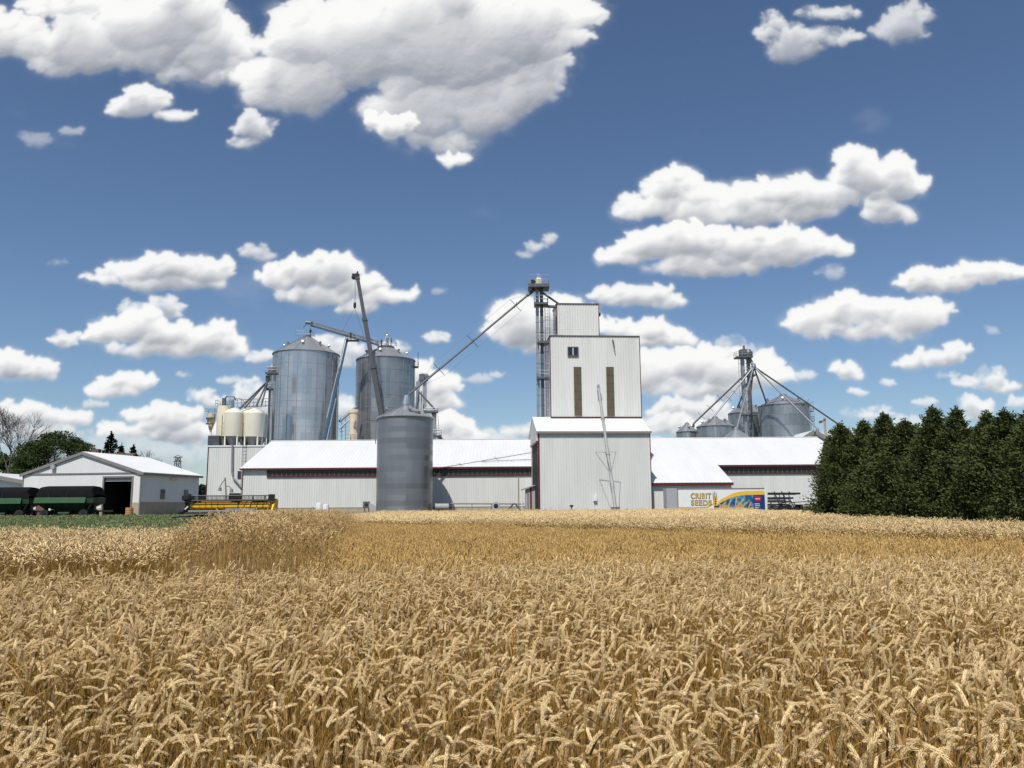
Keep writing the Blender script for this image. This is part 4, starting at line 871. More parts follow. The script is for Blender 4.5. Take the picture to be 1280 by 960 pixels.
    person('standing person on the shiny capped silo roof beside the conveyor end', (PX(476.5, 176.4, 430), 176.4, PZ(476.5, 434.3, 176.4)), reach, M_['navycloth'], R(60))
    person('person in dark clothes right of the shiny cap on the silo roof', (PX(489, 177.0, 430), 177.0, s2a + .06), {}, M_['hivis'], R(-80))
crane()

# ---------------------------------------------------------------- bins and spout tower on the right, behind the warehouse
bin_('grain_bin', 'low galvanised bin far left of the right hand group, spout at its peak', 846, 872, 540, 531, 186, 'silo_dull', 2.4, 14, group='galvanised bins behind the warehouse', vents=3, cap=.5, ribs=18)
bin_('grain_bin', 'wide low galvanised bin second from left in the right hand group', 871.5, 917, 533.5, 523, 180, 'silo_dull', 2.4, 14, group='galvanised bins behind the warehouse', vents=5, cap=.6, ribs=22, lad=892)
bin_('grain_bin', 'bin showing only its roof cone above the warehouse ridge below the spout tower', 902, 939, 550, 537.5, 167, 'silo_dull', 2.4, 14, group='galvanised bins behind the warehouse', vents=0, cap=.5, ribs=20)
bin_('grain_bin', 'dark galvanised bin directly behind the spout tower', 911, 955, 517, 503.5, 196, 'silo_dull', 2.4, 14, group='galvanised bins behind the warehouse', vents=5, cap=.7, ribs=22)
T5 = bin_('grain_bin', 'largest galvanised bin of the right hand group, nearest the cedars', 949, 1010, 507.5, 495, 188, 'silo_dull', 2.4, 16, group='galvanised bins behind the warehouse', vents=6, cap=.8, ribs=26, lad=1006)
k = MB(); q = P(1013, 514, 188)
for z in (q.z, q.z - 2.3): k.box(q.x - .8, 187.3, z - .15, q.x + .5, 188.7, z); railing(k, q.x - .8, 187.3, q.x + .5, 188.7, z, 1.0)
k.build('side_platform', M_['dsteel'], T5[0])
def right_leg():
    Y = 182; xa, xb = PX(930, Y, 480), PX(936, Y, 480); zt = PZ(932, 446, Y); t = thing('spout_tower', 'grey elevator tower with spouts fanning out to the right hand bins', 'bucket elevator', ((xa + xb) / 2, Y, Z0))
    for x in (xa - .1, xb + .1): k = MB(); k.box(x - .36, Y - .3, Z0, x + .36, Y + .3, zt); k.build('trunk', M_['dsteel' if x > xa else 'steel'], t)
    k = MB()
    for i in range(12):
        z = 16 + (zt - 16) * i / 12; k.bar((xa, Y - .35, z), (xb, Y - .35, z), .12)
        k.bar((xa, Y - .35, z), (xb, Y - .35, z + (zt - 16) / 12), .07)
    k.build('bracing', M_['steel'], t)
    k = MB(); cx = (xa + xb) / 2; k.box(cx - 1.2, Y - .8, zt, cx + .2, Y + .8, zt + 1.6); k.lathe([(.95, 0), (1.0, .9), (.6, 1.6), (.2, 1.75)], (cx + .7, Y, zt), 16, True, True); k.tube((cx - .2, Y, zt + 1.4), (cx - .2, Y, zt + 2.6), .35, 10, .2); k.build('head', M_['dsteel'], t)
    platform(t, cx - 2.2, Y - 1.3, cx + 1.4, Y + 1.3, zt - .05, 1.1); platform(t, cx - .6, Y - 1, cx + 1.9, Y + 1, PZ(935, 469, Y), .3)
    platform(t, cx - 1.6, Y - 1.1, cx + 1.9, Y + 1.1, PZ(935, 518, Y), .5)
    k = MB(); ladder(k, (xa - .8, Y, 16), (xa - .8, Y, zt), .5, step=.5); k.build('caged_ladder', M_['steel'], t)
    hub = P(942, 457.5, Y - .9); k = MB(); k.tube(P(937, 448, Y), hub, .35, 8); k.lathe([(.2, -.6), (.55, -.2), (.45, .5)], hub, 12, True, True); k.build('distributor', M_['steel'], t)
    ends = [(866.5, 530, 186, 'dsteel', (.55, .72, .86)), (891, 522.5, 180, 'steel', (.5, .62)), (923, 507, 190, 'dsteel', ()), (920.5, 537, 167, 'steel', ()), (936, 512, 192, 'dsteel', ()), (958, 503.5, 186, 'dsteel', ()), (1022, 536, 176, 'steel', ()), (1049, 531, 184, 'dsteel', (.62,))]
    for px, py, yy, m, cr in ends:
        e = P(px, py, yy); k = MB(); k.tube(hub + Vector((0, 0, -.1)), e, .19, 8)
        for c in cr: cross_brace(k, hub.lerp(e, c), e - hub, 1.0)
        k.tube(e, e + Vector((0, 0, -.6)), .32, 8); k.build('spout', M_[m], t)
    k = MB(); k.tube(P(856, 539, 186), P(868, 529, 186), .2, 6); k.build('transfer_pipe', M_['steel'], t)
right_leg()
def back_barn():
    Y = 172; a = P(1017, 539, Y); L, Rr = P(975, 566, Y), P(1062, 566, Y); t = thing('storage_barn', 'white roofed barn with grey gable edge peeping over the warehouse beside the cedars', 'barn', (a.x, Y, Z0))
    yb = Y + 20; k = MB(); k.prism([(L.x, Y, Z0), (Rr.x, Y, Z0), (Rr.x, Y, Rr.z), (a.x, Y, a.z), (L.x, Y, Rr.z)], (0, 20, 0)); k.build('wall', M_['siding'], t)
    k = MB(); o = .35
    for s, e in ((L, -1), (Rr, 1)):
        b = Vector((s.x + e * .6, 0, s.z - .3)); k.hexa([(a.x, Y - .6, a.z + .02), (b.x, Y - .6, b.z + .02), (b.x, yb, b.z + .02), (a.x, yb, a.z + .02), (a.x, Y - .6, a.z + .22), (b.x, Y - .6, b.z + .22), (b.x, yb, b.z + .22), (a.x, yb, a.z + .22)])
    r = k.build('roof', M_['roof'], t)
    k = MB()
    for s, e in ((L, -1), (Rr, 1)): k.bar((a.x, Y - .68, a.z - .12), (s.x + e * .6, Y - .68, s.z - .42), .12, .85)
    k.build('bargeboard', M_['soffit'], r)
    x = PX(1033, 140, 560); zt = PZ(1033, 526, 140); t = thing('utility_pole', 'pale wooden pole with a lamp arm standing behind the leftmost cedar', 'pole', (x, 140, Z0))
    k = MB(); k.tube((x, 140, Z0), (x, 140, zt), .24, 10, .19); k.build('pole', M_['pole'], t)
    k = MB(); k.bar((x, 140, zt + .05), (x - .8, 139.8, zt - .1), .14); k.tube((x - .5, 139.8, zt - .1), (x - 1.0, 139.8, zt - .25), .22, 8); k.tube((x, 140, zt), (x, 140, zt + .4), .2, 8); k.build('lamp', M_['brick'], t)
back_barn()

# ---------------------------------------------------------------- barn on the left
def left_barn():
    Yc = 100.0; c = P(174, 640, Yc); fr = Fr(c.x, Yc, Z0 - .05, R(-9)); W = 16.0; L = 13.2
    ez = PZ(174, 590, Yc) - Z0; az = PZ(105, 565.5, 101.6) - Z0
    t = thing('machinery_barn', 'white gabled machinery barn with open dark doorway at the left of the yard', 'barn', tuple(fr(0, 0, 0)))
    d0, d1, dz = -4.85, -1.15, PZ(140, 596.5, 100.3) - Z0
    w = MB()
    for xa, xb, za, zb in ((-W, d0, 0, ez), (d1, 0, 0, ez), (d0, d1, dz, ez)): w.ribs(fr(xa, 0, za), fr(xb, 0, za), (0, 0, zb - za), fr.m @ Vector((0, -1, 0)), .23, .016)
    n = fr.m @ Vector((0, -1, 0)); ap = fr(-W / 2, 0, az); tp = lambda q: fr(-W + W * q, 0, ez + (az - ez) * (1 - abs(2 * q - 1)))
    w.ribs(fr(-W, 0, ez), fr(0, 0, ez), None, n, .23, .016, top=tp)
    for x in (0, -W): w.ribs(fr(x, 0 if x == 0 else L, 1.6), fr(x, L if x == 0 else 0, 1.6), (0, 0, ez - 1.6), fr.m @ Vector((1 if x == 0 else -1, 0, 0)), .23, .016)
    w.face(fr(-W, L, 0), fr(0, L, 0), fr(0, L, ez), fr(-W / 2, L, az), fr(-W, L, ez)); w.build('wall', M_['barn'], t)
    w = MB(); w.box(-.06, -.06, 0, .05, L, 1.6, fr); w.box(d1, -.06, 0, -.064, .1, 1.55, fr); w.box(-W - .04, -.05, 0, d0 - .02, .1, .9, fr); w.build('masonry_base', M_['beige'], t)
    w = MB(); w.box(-13.9, -.10, 0, -9.0, -.03, 3.15, fr); w.build('brown_door', M_['brick'], t)
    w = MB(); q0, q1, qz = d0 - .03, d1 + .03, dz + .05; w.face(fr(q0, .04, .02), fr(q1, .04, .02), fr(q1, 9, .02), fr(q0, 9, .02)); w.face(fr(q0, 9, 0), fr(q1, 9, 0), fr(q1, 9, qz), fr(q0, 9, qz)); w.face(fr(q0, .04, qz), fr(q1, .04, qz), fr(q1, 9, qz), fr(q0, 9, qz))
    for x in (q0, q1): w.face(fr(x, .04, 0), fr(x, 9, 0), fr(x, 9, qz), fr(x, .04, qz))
    w.build('interior_shade', M_['black'], t)  # black lining: its colour paints in the deep shade inside the barn
    w = MB(); w.box(d0 - .2, -.14, 0, d0, -.018, dz + .2, fr); w.box(d1, -.14, 0, d1 + .14, -.018, dz + .2, fr); w.box(d0, -.14, dz + .003, d1, -.018, dz + .2, fr); w.build('door_frame', M_['soffit'], t)
    w = MB(); w.box(d0 + .05, .1, dz - .45, d1 - .05, .3, dz - .02, fr); w.build('rolled_door', M_['grey'], t)
    w = MB(); w.box(-W, -.09, ez - .12, 0, -.02, ez + .04, fr); w.box(-.07, -.10, 0, .07, -.02, ez - .13, fr); w.box(-W - .05, -.09, 0, -W + .1, -.02, ez - .13, fr); w.build('band_trim', M_['soffit'], t)
    r = MB(); o = .12; s = (az - ez) / (W / 2); up = .14
    for sx, e in ((0, 1), (-W, -1)):
        eo = (sx + e * .35, ez - s * .35 + up); A = fr(eo[0], -o, eo[1]); B = fr(eo[0], L + .3, eo[1]); ridge = fr(-W / 2, -o, az + up)
        r.ribs(A, B, ridge - A, fr.m @ Vector((e * s, 0, 1)), .6, .03)
        r.hexa([fr(eo[0], -o, eo[1] - .1), fr(-W / 2, -o, az + up - .1), fr(-W / 2, L + .3, az + up - .1), fr(eo[0], L + .3, eo[1] - .1), fr(eo[0], -o, eo[1] - .004), fr(-W / 2, -o, az + up - .004), fr(-W / 2, L + .3, az + up - .004), fr(eo[0], L + .3, eo[1] - .004)])
    rf = r.build('roof', M_['roof'], t)
    k = MB()
    for sx, e in ((0, 1), (-W, -1)): k.bar(fr(sx + e * .4, -o - .06, ez - s * .4 - .07), fr(-W / 2, -o - .06, az - .07), .10, .34)
    for sx, e in ((0, 1), (-W, -1)): k.bar(fr(sx + e * .40, -o, ez - s * .35 - .05), fr(sx + e * .40, L + .3, ez - s * .35 - .05), .1, .24)
    k.build('fascia', M_['soffit'], rf)
    k = MB(); q = P(65.5, 583, 101.5); q = fr.m.inverted() @ (q - fr.o); k.box(q.x - .28, -.35, q.z - .28, q.x + .28, -.02, q.z + .2, fr); k.build('wall_lamp', M_['grey'], t)
    k = MB(); k.box(.02, 6.2, ez - .75, .16, 7.6, ez - .45, fr); k.build('side_lamp', M_['pinkcream'], t)
    for y in (4.2, 9.6):
        k = MB(); k.box(.02, y, 1.95, .12, y + .9, 3.2, fr); o_ = k.build('window', M_['soffit'], t); k = MB(); k.box(.122, y + .12, 2.05, .14, y + .40, 3.1, fr); k.box(.122, y + .5, 2.05, .14, y + .78, 3.1, fr); k.build('pane', M_['glass'], o_)
    k = MB(); k.box(d0 - .5, -3, .0, d1 + .3, -.2, .07, fr); k.build('door_apron', M_['concrete'], t)
    p = fr(-.7, -.9, 0); k = MB(); k.lathe([(.42, 0), (.45, .1), (.42, .3), (.45, .35), (.42, .6), (.45, .65), (.42, .95)], p, 16, True, True); solo(k, 'barrel', M_['orangebin'], 'tan orange barrel at the right corner of the open barn door', 'barrel', tuple(p), smooth_=True)
    return fr
LB = left_barn()
def left_shed():
    Y = 108; a = P(-22, 592, Y); e = P(25, 601, Y); t = thing('small_shed', 'white shed with grey roof edge half seen beyond the barn\'s left corner', 'shed', (a.x, Y, Z0))
    xr = e.x + .5; xl = 2 * a.x - xr; k = MB(); k.prism([(xl, Y, Z0), (xr, Y, Z0), (xr, Y, e.z), (a.x, Y, a.z), (xl, Y, e.z)], (0, 9, 0)); k.build('wall', M_['barn'], t)
    k = MB()
    for x in (xl, xr):
        sg = 1 if x > a.x else -1; k.hexa([(a.x, Y - .5, a.z + .02), (x + sg * .4, Y - .5, e.z - .1), (x + sg * .4, Y + 9.4, e.z - .1), (a.x, Y + 9.4, a.z + .02), (a.x, Y - .5, a.z + .2), (x + sg * .4, Y - .5, e.z + .08), (x + sg * .4, Y + 9.4, e.z + .08), (a.x, Y + 9.4, a.z + .2)])
    k.build('roof', M_['roof'], t); k = MB()
    for x in (xl, xr): sg = 1 if x > a.x else -1; k.bar((a.x, Y - .56, a.z - .1), (x + sg * .4, Y - .56, e.z - .22), .1, .5)
    k.build('fascia', M_['soffit'], t)
left_shed()

# ---------------------------------------------------------------- gravity wagons
def wagon(pl, pr, ptop, Y, label):
    xl, xr = PX(pl, Y, 625), PX(pr, Y, 625); z0 = ground_z(0, Y); L = xr - xl; cx = (xl + xr) / 2; H = PZ(pl, ptop, Y) - z0; Wd = 2.8
    t = thing('grain_wagon', label, 'grain wagon', (cx, Y, z0), 'green grain wagons in front of the barn'); y0, y1 = Y - Wd / 2, Y + Wd / 2
    z1, z2, z3 = z0 + H * .64, z0 + H * .47, z0 + H * .22
    b = MB(); b.hexa([(cx - L * .30, Y - .6, z3), (cx + L * .26, Y - .6, z3), (cx + L * .26, Y + .6, z3), (cx - L * .30, Y + .6, z3), (xl, y0 + .02, z2), (xr, y0 + .02, z2), (xr, y1, z2), (xl, y1, z2)])
    b.box(xl, y0 + .021, z2 + .002, xr, y1, z1)
    for i in range(6): x = xl + .15 + (L - .3) * i / 5; b.bar((x, y0 - .0, z2), (x + (cx - x) * .28, Y - .66, z3 + .1), .07, .1)
    b.build('hopper', M_['green_shade'], t)
    b = MB(); b.hexa([(xl - .02, y0 - .30, z2 + .0), (xr - .75, y0 - .30, z2 + .0), (xr - .75, y0, z2 + .01), (xl - .02, y0, z2 + .01), (xl - .02, y0 - .12, z2 + .62), (xr - .75, y0 - .12, z2 + .62), (xr - .75, y0, z2 + .62), (xl - .02, y0, z2 + .62)]); b.build('flare', M_['green'], t)
    # rolled tarpaulin cover with rounded hoop ends
    b = MB(); n = 12; hoops = []
    for x, kx in ((xl, .0), (xl + .25, .93), (xl + .7, 1.0), (cx, 1.0), (xr - .7, 1.0), (xr - .25, .93), (xr, .0)):
        hp = []
        for i in range(n + 1):
            g = math.pi * i / n; hp.append(Vector((x, Y - math.cos(g) * (Wd / 2 + .03), z1 + .02 + (z0 + H - z1) * (.18 + .82 * kx) * max(0, math.sin(g)) ** .36)))
        hoops.append(hp)
    vs = [v for h in hoops for v in h]; fs = [(j * (n + 1) + i, (j + 1) * (n + 1) + i, (j + 1) * (n + 1) + i + 1, j * (n + 1) + i + 1) for j in range(len(hoops) - 1) for i in range(n)]
    b.add(vs, fs); tp = b.build('tarpaulin', M_['tarp'], t, True)
    b = MB()
    for x in (xl + L * .24, xl + L * .55): b.box(x - .06, y0 - .1, z1 - .05, x + .06, y0 - .04, z1 + .5)
    b.build('tie_straps', M_['black'], tp)
    b = MB(); b.bar((xl + .2, Y, z0 + .75), (xr + 1.6, Y, z0 + .75), .25, .2); b.box(cx - L * .44, Y - .25, z0 + .35, cx + L * .44, Y + .25, z2 - .1)  # long black box added to fill in the shade beneath the hopper
    for x in (xl + L * .16, xl + L * .84): b.bar((x, y0 + .2, z0 + .62), (x, y1 - .2, z0 + .62), .16); b.bar((x, y0 + .3, z0 + .7), (x, y0 + .1, z2), .12); b.bar((x + .3, y0 + .3, z0 + .7), (x + .9, y0 + .1, z2), .1)
    b.build('chassis', M_['black'], t)
    for x in (xl + L * .16, xl + L * .84):
        for y in (y0 + .2, y1 - .2):
            b = MB(); b.tube((x, y - .2, z0 + .48), (x, y + .2, z0 + .48), .46, 20); w = b.build('wheel', M_['rubber'], t); b = MB(); b.tube((x, y - .215, z0 + .55), (x, y - .19, z0 + .55), .28, 14); b.build('rim', M_['black'], w)
    b = MB(); b.lathe([(.02, -.02), (.13, 0)], (0, 0, 0), 12); b.v = [Vector((cx - L * .21 + v.x, y0 - .35 + v.z, z0 + .95 + v.y)) for v in b.v]; b.tube((cx - L * .21, y0 - .34, z0 + .95), (cx - L * .21, y0 + .6, z0 + .95), .05, 6); b.build('reflector', M_['white'], t)
    b = MB(); b.prism([(cx - .9, Y - .62, z3 + .3), (cx + .7, Y - .62, z3 + .3), (cx + .5, Y - 1.25, z3 - .25), (cx - .7, Y - 1.25, z3 - .25)], (0, 0, -.12)); b.build('chute', M_['green_shade'], t)
wagon(53, 124, 608, 93.5, 'green grain wagon with black tarpaulin, beside the open barn doorway')
wagon(-26, 45, 609.5, 93.5, 'green grain wagon cut off by the left picture edge, behind the other wagon')

# ---------------------------------------------------------------- combine header on its transport cart
def header():
    Y = 84.0; xl, xr = PX(233, Y, 630), PX(345, Y, 630); z0 = ground_z(0, Y); zz = lambda py: PZ(290, py, Y)
    t = thing('combine_header', 'yellow combine header with black reel parked at the edge of the wheat', 'combine header', ((xl + xr) / 2, Y, z0))
    b = MB(); b.prism([(xl + .4, Y + .35, zz(642)), (xl + .4, Y + .75, zz(626)), (xl + .4, Y + .85, zz(626)), (xl + .4, Y + .45, zz(642))], (xr - xl - .8, 0, 0)); b.build('trough_panel', M_['orange'], t)
    b = MB(); n = 60; zc = zz(632.5); L = xr - xl - 1
    b.tube((xl + .5, Y, zc), (xr - .5, Y, zc), .33, 14); b.build('auger_tube', M_['yellow'], t, True)
    b = MB()
    for sg, a0, a1 in ((1, xl + .5, xl + .5 + L * .44), (-1, xl + .5 + L * .56, xr - .5)):
        st = int((a1 - a0) / .62 * 12); pr = None
        for i in range(st + 1):
            x = a0 + (a1 - a0) * i / st; g = sg * 2 * math.pi * i / 12; c, s = math.cos(g), math.sin(g); q = (Vector((x, Y + c * .34, zc + s * .34)), Vector((x, Y + c * .47, zc + s * .47)))
            if pr: b.face(pr[0], q[0], q[1], pr[1])
            pr = q
    b.build('auger_flighting', M_['dark_orange'], t)
    b = MB(); b.box(xl + .3, Y - .9, zz(641.5), xr - .3, Y + .4, zz(640)); 
    for i in range(64): x = xl + .4 + (xr - xl - .8) * i / 63; b.prism([(x - .035, Y - .9, zz(641)), (x + .035, Y - .9, zz(641)), (x, Y - 1.15, zz(641.4))], (0, 0, .04))
    b.build('cutter_bar', M_['dsteel'], t)
    b = MB(); b.bar((xl + .5, Y - .72, zz(638.4)), (xr - .6, Y - .72, zz(638.2)), .06, .12); b.bar((xl + 4.2, Y - .74, zz(636.4)), (xl + 7.2, Y - .74, zz(636.2)), .05, .1); b.build('knife_rail', M_['grey'], t)
    b = MB(); za, zb = zz(619.6), zz(625.6); b.tube((xl + .6, Y - .5, za), (xr - .7, Y - .5, za), .06, 6); b.tube((xl + .6, Y - .5, zb), (xr - .7, Y - .5, zb), .10, 8)
    for i in range(58): x = xl + .7 + (xr - xl - 1.5) * i / 57; b.bar((x, Y - .5, za), (x, Y - .52, za - .40), .045)
    for i in range(7): x = xl + .8 + (xr - xl - 1.8) * i / 6; b.bar((x, Y - .5, za), (x, Y - .45, zb), .06)
    b.build('reel', M_['black'], t)
    b = MB(); b.bar((xl + .4, Y + .6, zz(626)), (xr - .5, Y + .6, zz(625.8)), .3, .22); b.build('beam', M_['orange'], t)
    b = MB(); b.box(xr - 2.6, Y - .1, zz(626.6), xr - 1.0, Y + .5, zz(624.5)); b.build('hood', M_['black'], t)
    b = MB(); cx = PX(293.5, Y); b.box(cx - .45, Y - .2, zz(625.6), cx + .5, Y + .6, zz(616.5)); b.box(cx + .42, Y - .3, zz(628), cx + .58, Y + .1, zz(622)); b.build('feeder_frame', M_['black'], t)
    for x, sg in ((xl, 1), (xr, -1)):
        b = MB(); b.prism([(x, Y - 1.5, zz(641)), (x, Y + .7, zz(641)), (x, Y + .8, zz(626)), (x, Y + .2, zz(623)), (x, Y - .7, zz(632))], (.16 * sg, 0, 0)); b.tube((x + sg * .2, Y - 1.3, zz(640)), (x - sg * .05, Y - 2.0, zz(641)), .2, 8, .03)
        b.build('end_divider', M_['yellow' if sg < 0 else 'black'], t)
        b = MB(); b.box(x + sg * .35 - .25, Y - .7, zz(627), x + sg * .35 + .25, Y - .1, zz(618.2)); b.bar((x + sg * .4, Y - .3, zz(623)), (x + sg * 1.3, Y + .4, zz(627)), .14)
        if sg > 0: b.lathe([(.3, -.3), (.65, -.1), (.65, .25), (.2, .5)], (x + .25, Y - .2, zz(623)), 10, True, True)
        b.build('reel_drive', M_['black'], t)
    b = MB(); b.bar(P(231, 637, Y - .8), P(235, 633, Y - .8), .12); b.build('marker_lamp', M_['white'], t)
    b = MB(); b.bar((xl + .8, Y + .3, z0 + .75), (xr - .8, Y + .3, z0 + .75), .2); b.bar((xl - 1.5, Y + .3, z0 + .6), (xl + 1, Y + .3, z0 + .72), .14)
    for x in (xl + 2.6, xr - 2.6): b.bar((x, Y - .5, z0 + .45), (x, Y + 1.1, z0 + .45), .14); b.bar((x, Y + .3, z0 + .5), (x, Y + .3, zz(641)), .14)
    b.build('cart_frame', M_['black'], t)
    for x in (xl + 2.6, xr - 2.6):
        for y in (Y - .5, Y + 1.1): b = MB(); b.tube((x, y - .12, z0 + .38), (x, y + .12, z0 + .38), .38, 16); b.build('wheel', M_['rubber'], t)
header()
def yard_lamp():                                # forked post in front of the block
    Y = 112; p = P(282, 604, Y); g = thing('yard_post', 'thin forked post with two hanging lamps behind the header, before the grey block', 'post', (P(283, 640, Y).x, Y, Z0))
    k = MB(); k.tube(P(283.5, 641, Y), P(281.5, 597, Y), .13, 8, .10); k.build('post', M_['soffit'], g)
    for a, b, c in (((281.7, 598), (276, 606), (274.5, 609)), ((281.8, 607), (286.5, 608), (289, 611))):
        k = MB(); k.path([P(*a, Y), P(*b, Y - .2), P(*c, Y - .3)], .07, 6); k.build('arm', M_['soffit'], g)
        k = MB(); k.lathe([(.25, -.35), (.2, .1), (.06, .2)], P(c[0] + .5, c[1] + 1.5, Y - .3), 10, True, True); k.build('lamp_head', M_['soffit'], g)
yard_lamp()

# ---------------------------------------------------------------- auger leaning on the elevator house
def auger():
    a = P(769.5, 640, 111.0); b = P(748.2, 485, 123.3); a.z = max(a.z, Z0 + .2); d = (b - a)
    t = thing('grain_auger', 'long grey auger tube leaning against the front of the elevator house', 'grain auger', (a.x, a.y, Z0))
    k = MB(); k.tube(a, b, .24, 12, .20); k.build('tube', M_['auger'], t, True)
    for q in (.42, .72):
        k = MB(); c = a.lerp(b, q); e = d.normalized() * .12; k.tube(c - e, c + e, .30, 12); k.build('coupling', M_['auger'], t)
    k = MB(); k.tube(b, b + d.normalized() * .5, .3, 10); k.tube(b + d.normalized() * .3, b + d.normalized() * .3 + Vector((0, .2, -.9)), .22, 10); k.build('spout', M_['mirror'], t, True)
    c = a.lerp(b, .44); f = a.lerp(b, .27); k = MB(); l, r = c + Vector((-1.75, -.1, 0)), c + Vector((1.2, -.1, .02))
    k.tube(l, r, .034, 6); k.tube(l, f, .034, 6); k.tube(r, f, .034, 6); k.tube(c + Vector((-.35, -.3, .05)), f + Vector((-.02, -.2, .2)), .05, 6)
    k.build('truss', M_['dsteel'], t)
    k = MB(); k.box(a.x - .55, a.y - .6, Z0, a.x + .55, a.y + .5, Z0 + .5); k.build('intake_hopper', M_['dsteel'], t)
auger()
def standpipe():
    Y = 116; p = P(714.5, 634, Y); k = MB(); k.tube((p.x, Y, Z0), (p.x, Y, p.z), .07, 8); k.lathe([(.10, 0), (.26, .12), (.26, .3)], p, 10, True, True)
    solo(k, 'standpipe', M_['black'], 'black standpipe with funnel top at the foot of the elevator house', 'standpipe', (p.x, Y, Z0))
standpipe()
def porch():
    Y = 123.5; x0, x1 = PX(656, Y, 620), PX(667.5, Y, 620); z1, z2 = PZ(660, 611, Y), PZ(660, 606.5, Y)
    t = thing('lean_to_shed', 'small dark grey lean-to shed with maroon edge tucked against the elevator house', 'shed', (x0, Y, Z0))
    k = MB(); k.prism([(x0 + .1, Y, Z0), (x1 + .3, Y, Z0), (x1 + .3, Y, z2 - .1), (x0 + .1, Y, z1 - .1)], (0, 4, 0)); k.build('wall', M_['grey'], t)
    k = MB(); k.hexa([(x0 - .5, Y - .4, z1 - .2), (x1 + .35, Y - .4, z2 - .02), (x1 + .35, Y + 4.2, z2 - .02), (x0 - .5, Y + 4.2, z1 - .2), (x0 - .5, Y - .4, z1 - .06), (x1 + .35, Y - .4, z2 + .12), (x1 + .35, Y + 4.2, z2 + .12), (x0 - .5, Y + 4.2, z1 - .06)]); k.build('roof', M_['grey'], t)
    k = MB(); x = PX(663.5, Y, 620); k.box(x - .12, Y - .08, Z0, x + .12, Y - .01, z2 - .2); k.build('trim', M_['maroon'], t)
    k = MB(); k.box(x0 + .35, Y - .05, Z0 + .4, x - .3, Y - .008, z1 - .6); k.build('door', M_['soffit'], t)
    k = MB(); k.tube((x0 - .45, Y - .3, Z0), (x0 - .45, Y - .3, z1 - .2), .07, 6); k.build('post', M_['white'], t)
    k = MB(); k.box(x + .2, Y - .09, Z0, x1 + .2, Y - .01, Z0 + .7); k.build('base', M_['beige'], t)
porch()

# ---------------------------------------------------------------- aeration fans, pipes and hoses by the wall
def fans():
    def fan(label, px, py, Y, r, L, m, ax):
        p = P(px, py, Y); t = thing('aeration_fan', label, 'fan', (p.x, Y, Z0), 'aeration fans along the warehouse wall'); d = Vector(ax)
        k = MB(); k.tube(p - d * L / 2, p + d * L / 2, r, 18); k.tube(p - d * L / 2 - d * .06, p - d * L / 2 + d * .08, r * 1.12, 18); k.build('housing', M_[m], t)
        k = MB(); k.tube(p - d * (L / 2 + .09), p - d * (L / 2 + .064), r * .62, 14); k.build('inlet', M_['black'], t)
        k = MB(); k.bar((p.x - .3, Y, Z0), (p.x - .3, Y, p.z - r * .8), .12); k.bar((p.x + .3, Y, Z0), (p.x + .3, Y, p.z - r * .8), .12); k.build('stand', M_['dsteel'], t); return t, p
    t, p = fan('dark square fan on the left side of the front bin', 458.5, 631, 121.3, .36, .5, 'dsteel', (0, 1, 0))
    k = MB(); k.box(p.x - .5, 120.98, p.z - .48, p.x + .5, 121.1, p.z + .48); k.build('guard_plate', M_['dsteel'], t)
    k = MB(); k.hexa([(p.x + .3, 121, p.z - .4), (bcx - br + .3, 120.6, Z0 + .1), (bcx - br + .3, 122, Z0 + .1), (p.x + .3, 121.7, p.z - .4), (p.x + .3, 121, p.z + .3), (bcx - br + .3, 120.6, Z0 + .7), (bcx - br + .3, 122, Z0 + .7), (p.x + .3, 121.7, p.z + .3)]); k.build('duct', M_['grey'], t)
    t, p = fan('long grey drum fan on the right side of the front bin', 553, 633.5, 120.5, .48, 1.9, 'auger', (1, 0, 0))
    fan('pale grey fan with black inlet halfway between bin and elevator house', 620, 632.5, 125.5, .55, .9, 'grey', (0, 1, 0))
    t2 = thing('transfer_pipe', 'long horizontal grey pipe along the foot of the warehouse wall', 'pipe', tuple(P(600, 638, 127)))
    k = MB(); k.tube(P(560, 629.5, 127), P(655, 629.8, 127), .11, 8); k.build('pipe', M_['soffit'], t2)
    k = MB()
    for px in (566, 590, 614, 640): a = P(px, 629.5, 127); k.tube(a, (a.x, 127, Z0 - .02), .06, 5)
    k.build('support', M_['soffit'], t2)
    k = MB(); pts = []
    for i in range(24):
        g = i / 23; pts.append(P(632 + 21 * g, 638.5 - 6.5 * math.sin(math.pi * g) ** .7 + 2.2 * math.sin(9 * g), 122.5 + .6 * math.sin(5 * g)))
    k.path(pts, .10, 7); solo(k, 'hose', M_['hose'], 'dark green hose arching over the ground by the lean-to shed', 'hose', tuple(P(642, 639, 122.5)))
    for i, (px, lab) in enumerate(((399, 'white bulk bag before the warehouse wall, left of a pair'), (407.5, 'white bulk bag before the warehouse wall, right of a pair'))):
        p = P(px, 632, 124); k = MB(); w = .5; prof = [(w * .9, Z0 - .05), (w, Z0 + .2), (w * 1.03, p.z - .1 - .3 * i), (w * .85, p.z + .35 - .2 * i), (w * .4, p.z + .42 - .2 * i)]
        k.lathe(prof, (p.x, 124, 0), 10, True, True); solo(k, 'bulk_bag', M_['white'], lab, 'bulk bag', (p.x, 124, Z0), 'bulk bags by the wall', True)
fans()
